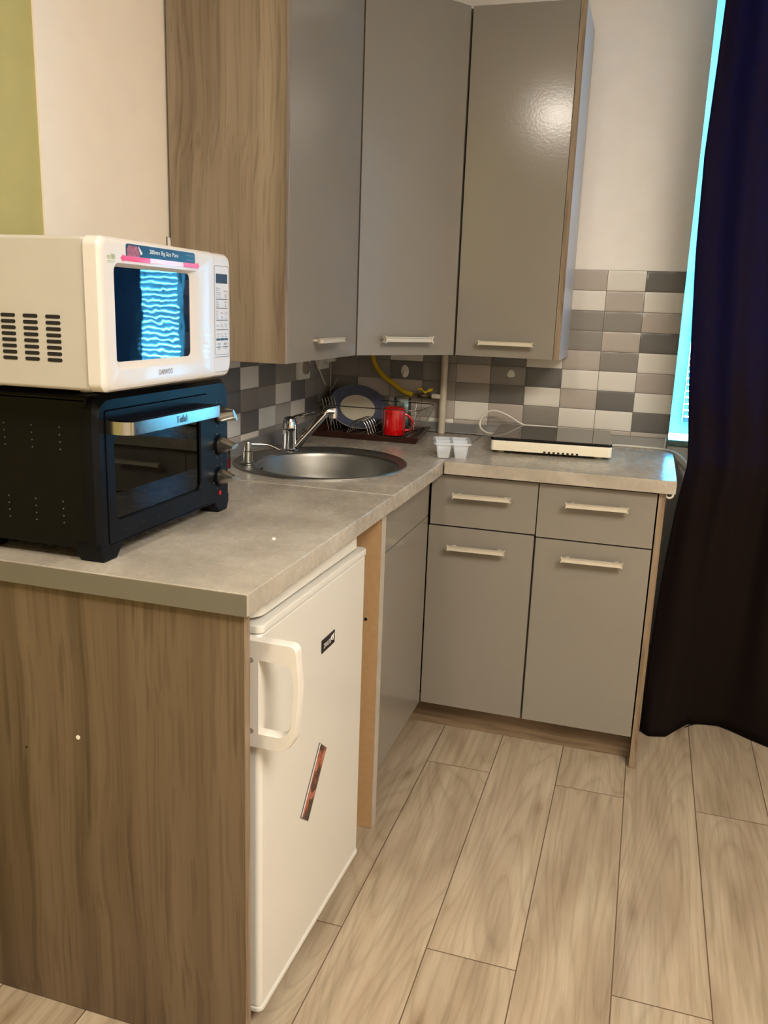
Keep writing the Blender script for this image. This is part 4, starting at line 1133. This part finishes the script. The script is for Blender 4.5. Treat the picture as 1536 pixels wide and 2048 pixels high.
# sockets on the left wall
def socket(y, z, label, plug):
    t = thing('wall_socket', label, 'socket', (0.008, y, z))
    obj('plate', MB().box(0.0072, 0.024, y - .052, y + .040, z - .040, z + .040, 0.003), 'white', t)
    obj('ring', MB().lathe([(0.0, .004), (0.019, .004), (0.0195, .0085), (0.0235, .0085), (0.0245, .0)], (0.0235, y - .006, z), 28, Matrix.Rotation(PI / 2, 4, 'Y')), 'seam' if not plug else 'white', t)
    return t
socket(-0.294, 1.0975, 'empty white wall socket above the tap', False)
socket(-0.110, 1.1225, 'white wall socket with a plug in it, near the corner', True)
pg = thing('power_plug', 'white plug with a thin cable in the socket nearest the corner', 'plug', (0.03, -0.11, 1.12))
obj('plug_body', MB().cyl((0.0325, -0.116, 1.1225), (0.062, -0.116, 1.1225), 0.016, 0.012, 20), 'white', pg)
obj('cable', MB().sweep(bez([(0.060, -0.116, 1.122), (0.072, -0.10, 1.110), (0.060, -0.06, 1.075), (0.045, -0.05, 1.04), (0.035, -0.07, 1.008), (0.03, -0.10, 1.005)], 6), 0.0017, 8), 'seam', pg)
tag(obj('cable_end', MB().sweep(bez([(0.0145, -0.235, 1.1632), (0.018, -0.20, 1.12), (0.020, -0.15, 1.07), (0.022, -0.105, 1.025)], 6), 0.0022, 8), 'cord'), 'loose white cable hanging on the left wall between the two sockets', 'cable')

# small hook under the right worktop
tag(obj('cable_clip', MB().sweep([(1.225 + .010 * math.cos(a), -0.50, 0.814 + .010 * math.sin(a)) for a in [k * PI / 8 for k in range(16)]], 0.003, 8, closed=True), 'white'), 'small white ring clip on the side of the right cabinet under the worktop', 'clip')

# ------------------------------------------------------------------ curtain
prof = [(0.0, 1.224), (0.26, 1.228), (0.52, 1.240), (0.73, 1.257), (0.87, 1.276), (0.96, 1.268), (1.125, 1.252), (1.49, 1.229), (1.76, 1.222), (2.14, 1.232), (2.5, 1.236)]
pz = [p[0] for p in prof]; px_ = [p[1] for p in prof]
hemx = [1.22, 1.245, 1.30, 1.335, 1.37, 1.42, 1.47, 1.50, 1.56, 1.62, 1.70, 1.80, 1.90, 2.0, 2.15, 2.3, 2.45, 2.6, 2.75]
hemy = [-.345, -.372, -.358, -.300, -.247, -.232, -.228, -.245, -.285, -.318, -.33, -.25, -.24, -.32, -.24, -.32, -.24, -.31, -.27]
XR = 2.72
def cur(u, w):
    z = 0.003 + w * 2.5
    xl = float(np.interp(z, pz, px_))
    x0 = 1.22 + u * (XR - 1.22)
    x = x0 + (xl - 1.22) * max(0.0, 1 - u * 2.2)
    yh = float(np.interp(x0, hemx, hemy))
    k = math.exp(-z / 0.55)
    top_f = -0.285 + 0.030 * math.sin((x0 - 1.22) * 30 + 0.6 * math.sin(z * 1.3)) + 0.012 * math.sin((x0 - 1.22) * 71 + z * 2)
    y = yh * k + top_f * (1 - k)
    if u < 0.03: y += 0.02 * (1 - u / 0.03) * (1 - k)
    y += 0.006 * math.sin(z * 9 + x0 * 14) * k
    return (x, y, z)
cm = MB().grid(cur, 170, 70)
cu = obj('curtain', cm, 'curtain', angle=80)
so2 = cu.modifiers.new('thickness', 'SOLIDIFY'); so2.thickness = 0.003
cth = tag(cu, 'floor-length dark blackout curtain hanging over the window at the right', 'curtain')
rod = thing('curtain_rod', 'white curtain rod above the window', 'curtain rod', (1.95, -0.285, 2.52))
obj('rod', MB().cyl((1.15, -0.285, 2.53), (3.05, -0.285, 2.53), 0.012, n=16), 'white', rod)
for xx in (1.21, 2.95): obj('bracket', MB().box(xx - .01, xx + .01, -0.29, -0.0005, 2.525, 2.545, 0.002), 'white', rod)
tag(obj('thin_cable', MB().sweep(bez([(1.365, -0.268, .0025), (1.395, -0.235, .0025), (1.43, -0.205, .0025), (1.50, -0.175, .0025), (1.56, -0.16, .0025)], 6), 0.0018, 6), 'slot'), 'thin dark cable on the floor under the curtain hem', 'cable')

# ------------------------------------------------------------------ lights
def area(name, loc, size, power, col, rot=(0, 0, 0), shape='DISK', sy=None):
    l = bpy.data.lights.new(name, 'AREA'); l.energy = power; l.color = col; l.shape = shape; l.size = size
    if sy: l.size_y = sy
    o = bpy.data.objects.new(name, l); o.location = loc; o.rotation_euler = rot; C.objects.link(o); return o
area('ceiling_lamp', (0.47, -3.12, 2.46), 0.24, 25, (1.0, 0.90, 0.78))
area('room_fill', (2.1, -2.7, 2.46), 1.1, 92, (1.0, 0.92, 0.82))  # added broad fill light from the right, evens out walls and fridge

w = bpy.data.worlds.new('sky'); bpy.context.scene.world = w; w.use_nodes = True
nt = w.node_tree; bg = nt.nodes['Background']
tc = N(nt, 'ShaderNodeTexCoord'); sp2 = N(nt, 'ShaderNodeSeparateXYZ'); nt.links.new(tc.outputs['Generated'], sp2.inputs[0])
cr = N(nt, 'ShaderNodeValToRGB'); nt.links.new(sp2.outputs[2], cr.inputs[0])
cr.color_ramp.elements[0].position = 0.0; cr.color_ramp.elements[0].color = (0.05, 0.28, 0.46, 1)
cr.color_ramp.elements[1].position = 0.15; cr.color_ramp.elements[1].color = (0.06, 0.50, 0.92, 1)
nt.links.new(cr.outputs[0], bg.inputs[0]); bg.inputs[1].default_value = 320.0
wl = area('window_daylight', ((XW + WX1) / 2, 0.34, (WZ0 + WZ1) / 2), WX1 - XW, 10, (0.2, 0.6, 1.0), (-PI / 2, 0, 0), 'RECTANGLE', WZ1 - WZ0)
wl.data.cycles.is_portal = True

# ------------------------------------------------------------------ camera
cam = bpy.data.cameras.new('camera'); co_ = bpy.data.objects.new('camera', cam); C.objects.link(co_)
yaw, pit, rol, F = 0.2931, -0.2355, 0.0356, 1693.5
fwd = Vector((-math.sin(yaw) * math.cos(pit), math.cos(yaw) * math.cos(pit), math.sin(pit)))
rt = Vector((math.cos(yaw), math.sin(yaw), 0)); up = rt.cross(fwd)
r2 = rt * math.cos(rol) + up * math.sin(rol); u2 = -rt * math.sin(rol) + up * math.cos(rol)
mm = Matrix((r2, u2, -fwd)).transposed().to_4x4(); mm.translation = Vector((1.1322, -2.991, 1.2994))
co_.matrix_world = mm
cam.sensor_fit = 'VERTICAL'; cam.sensor_height = 36.0; cam.sensor_width = 27.0; cam.lens = F / 2048 * 36.0
cam.clip_start = 0.02; cam.clip_end = 60
sc_ = bpy.context.scene; sc_.camera = co_
sc_.view_settings.view_transform = 'Standard'; sc_.view_settings.look = 'None'; sc_.view_settings.gamma = 1.0
sc_.view_settings.use_curve_mapping = False; sc_.view_settings.exposure = 0.0
sc_.cycles.use_denoising = True; sc_.cycles.max_bounces = 10; sc_.cycles.diffuse_bounces = 5; sc_.cycles.transparent_max_bounces = 12
sc_.cycles.sample_clamp_indirect = 8.0; sc_.cycles.caustics_reflective = False; sc_.cycles.caustics_refractive = False
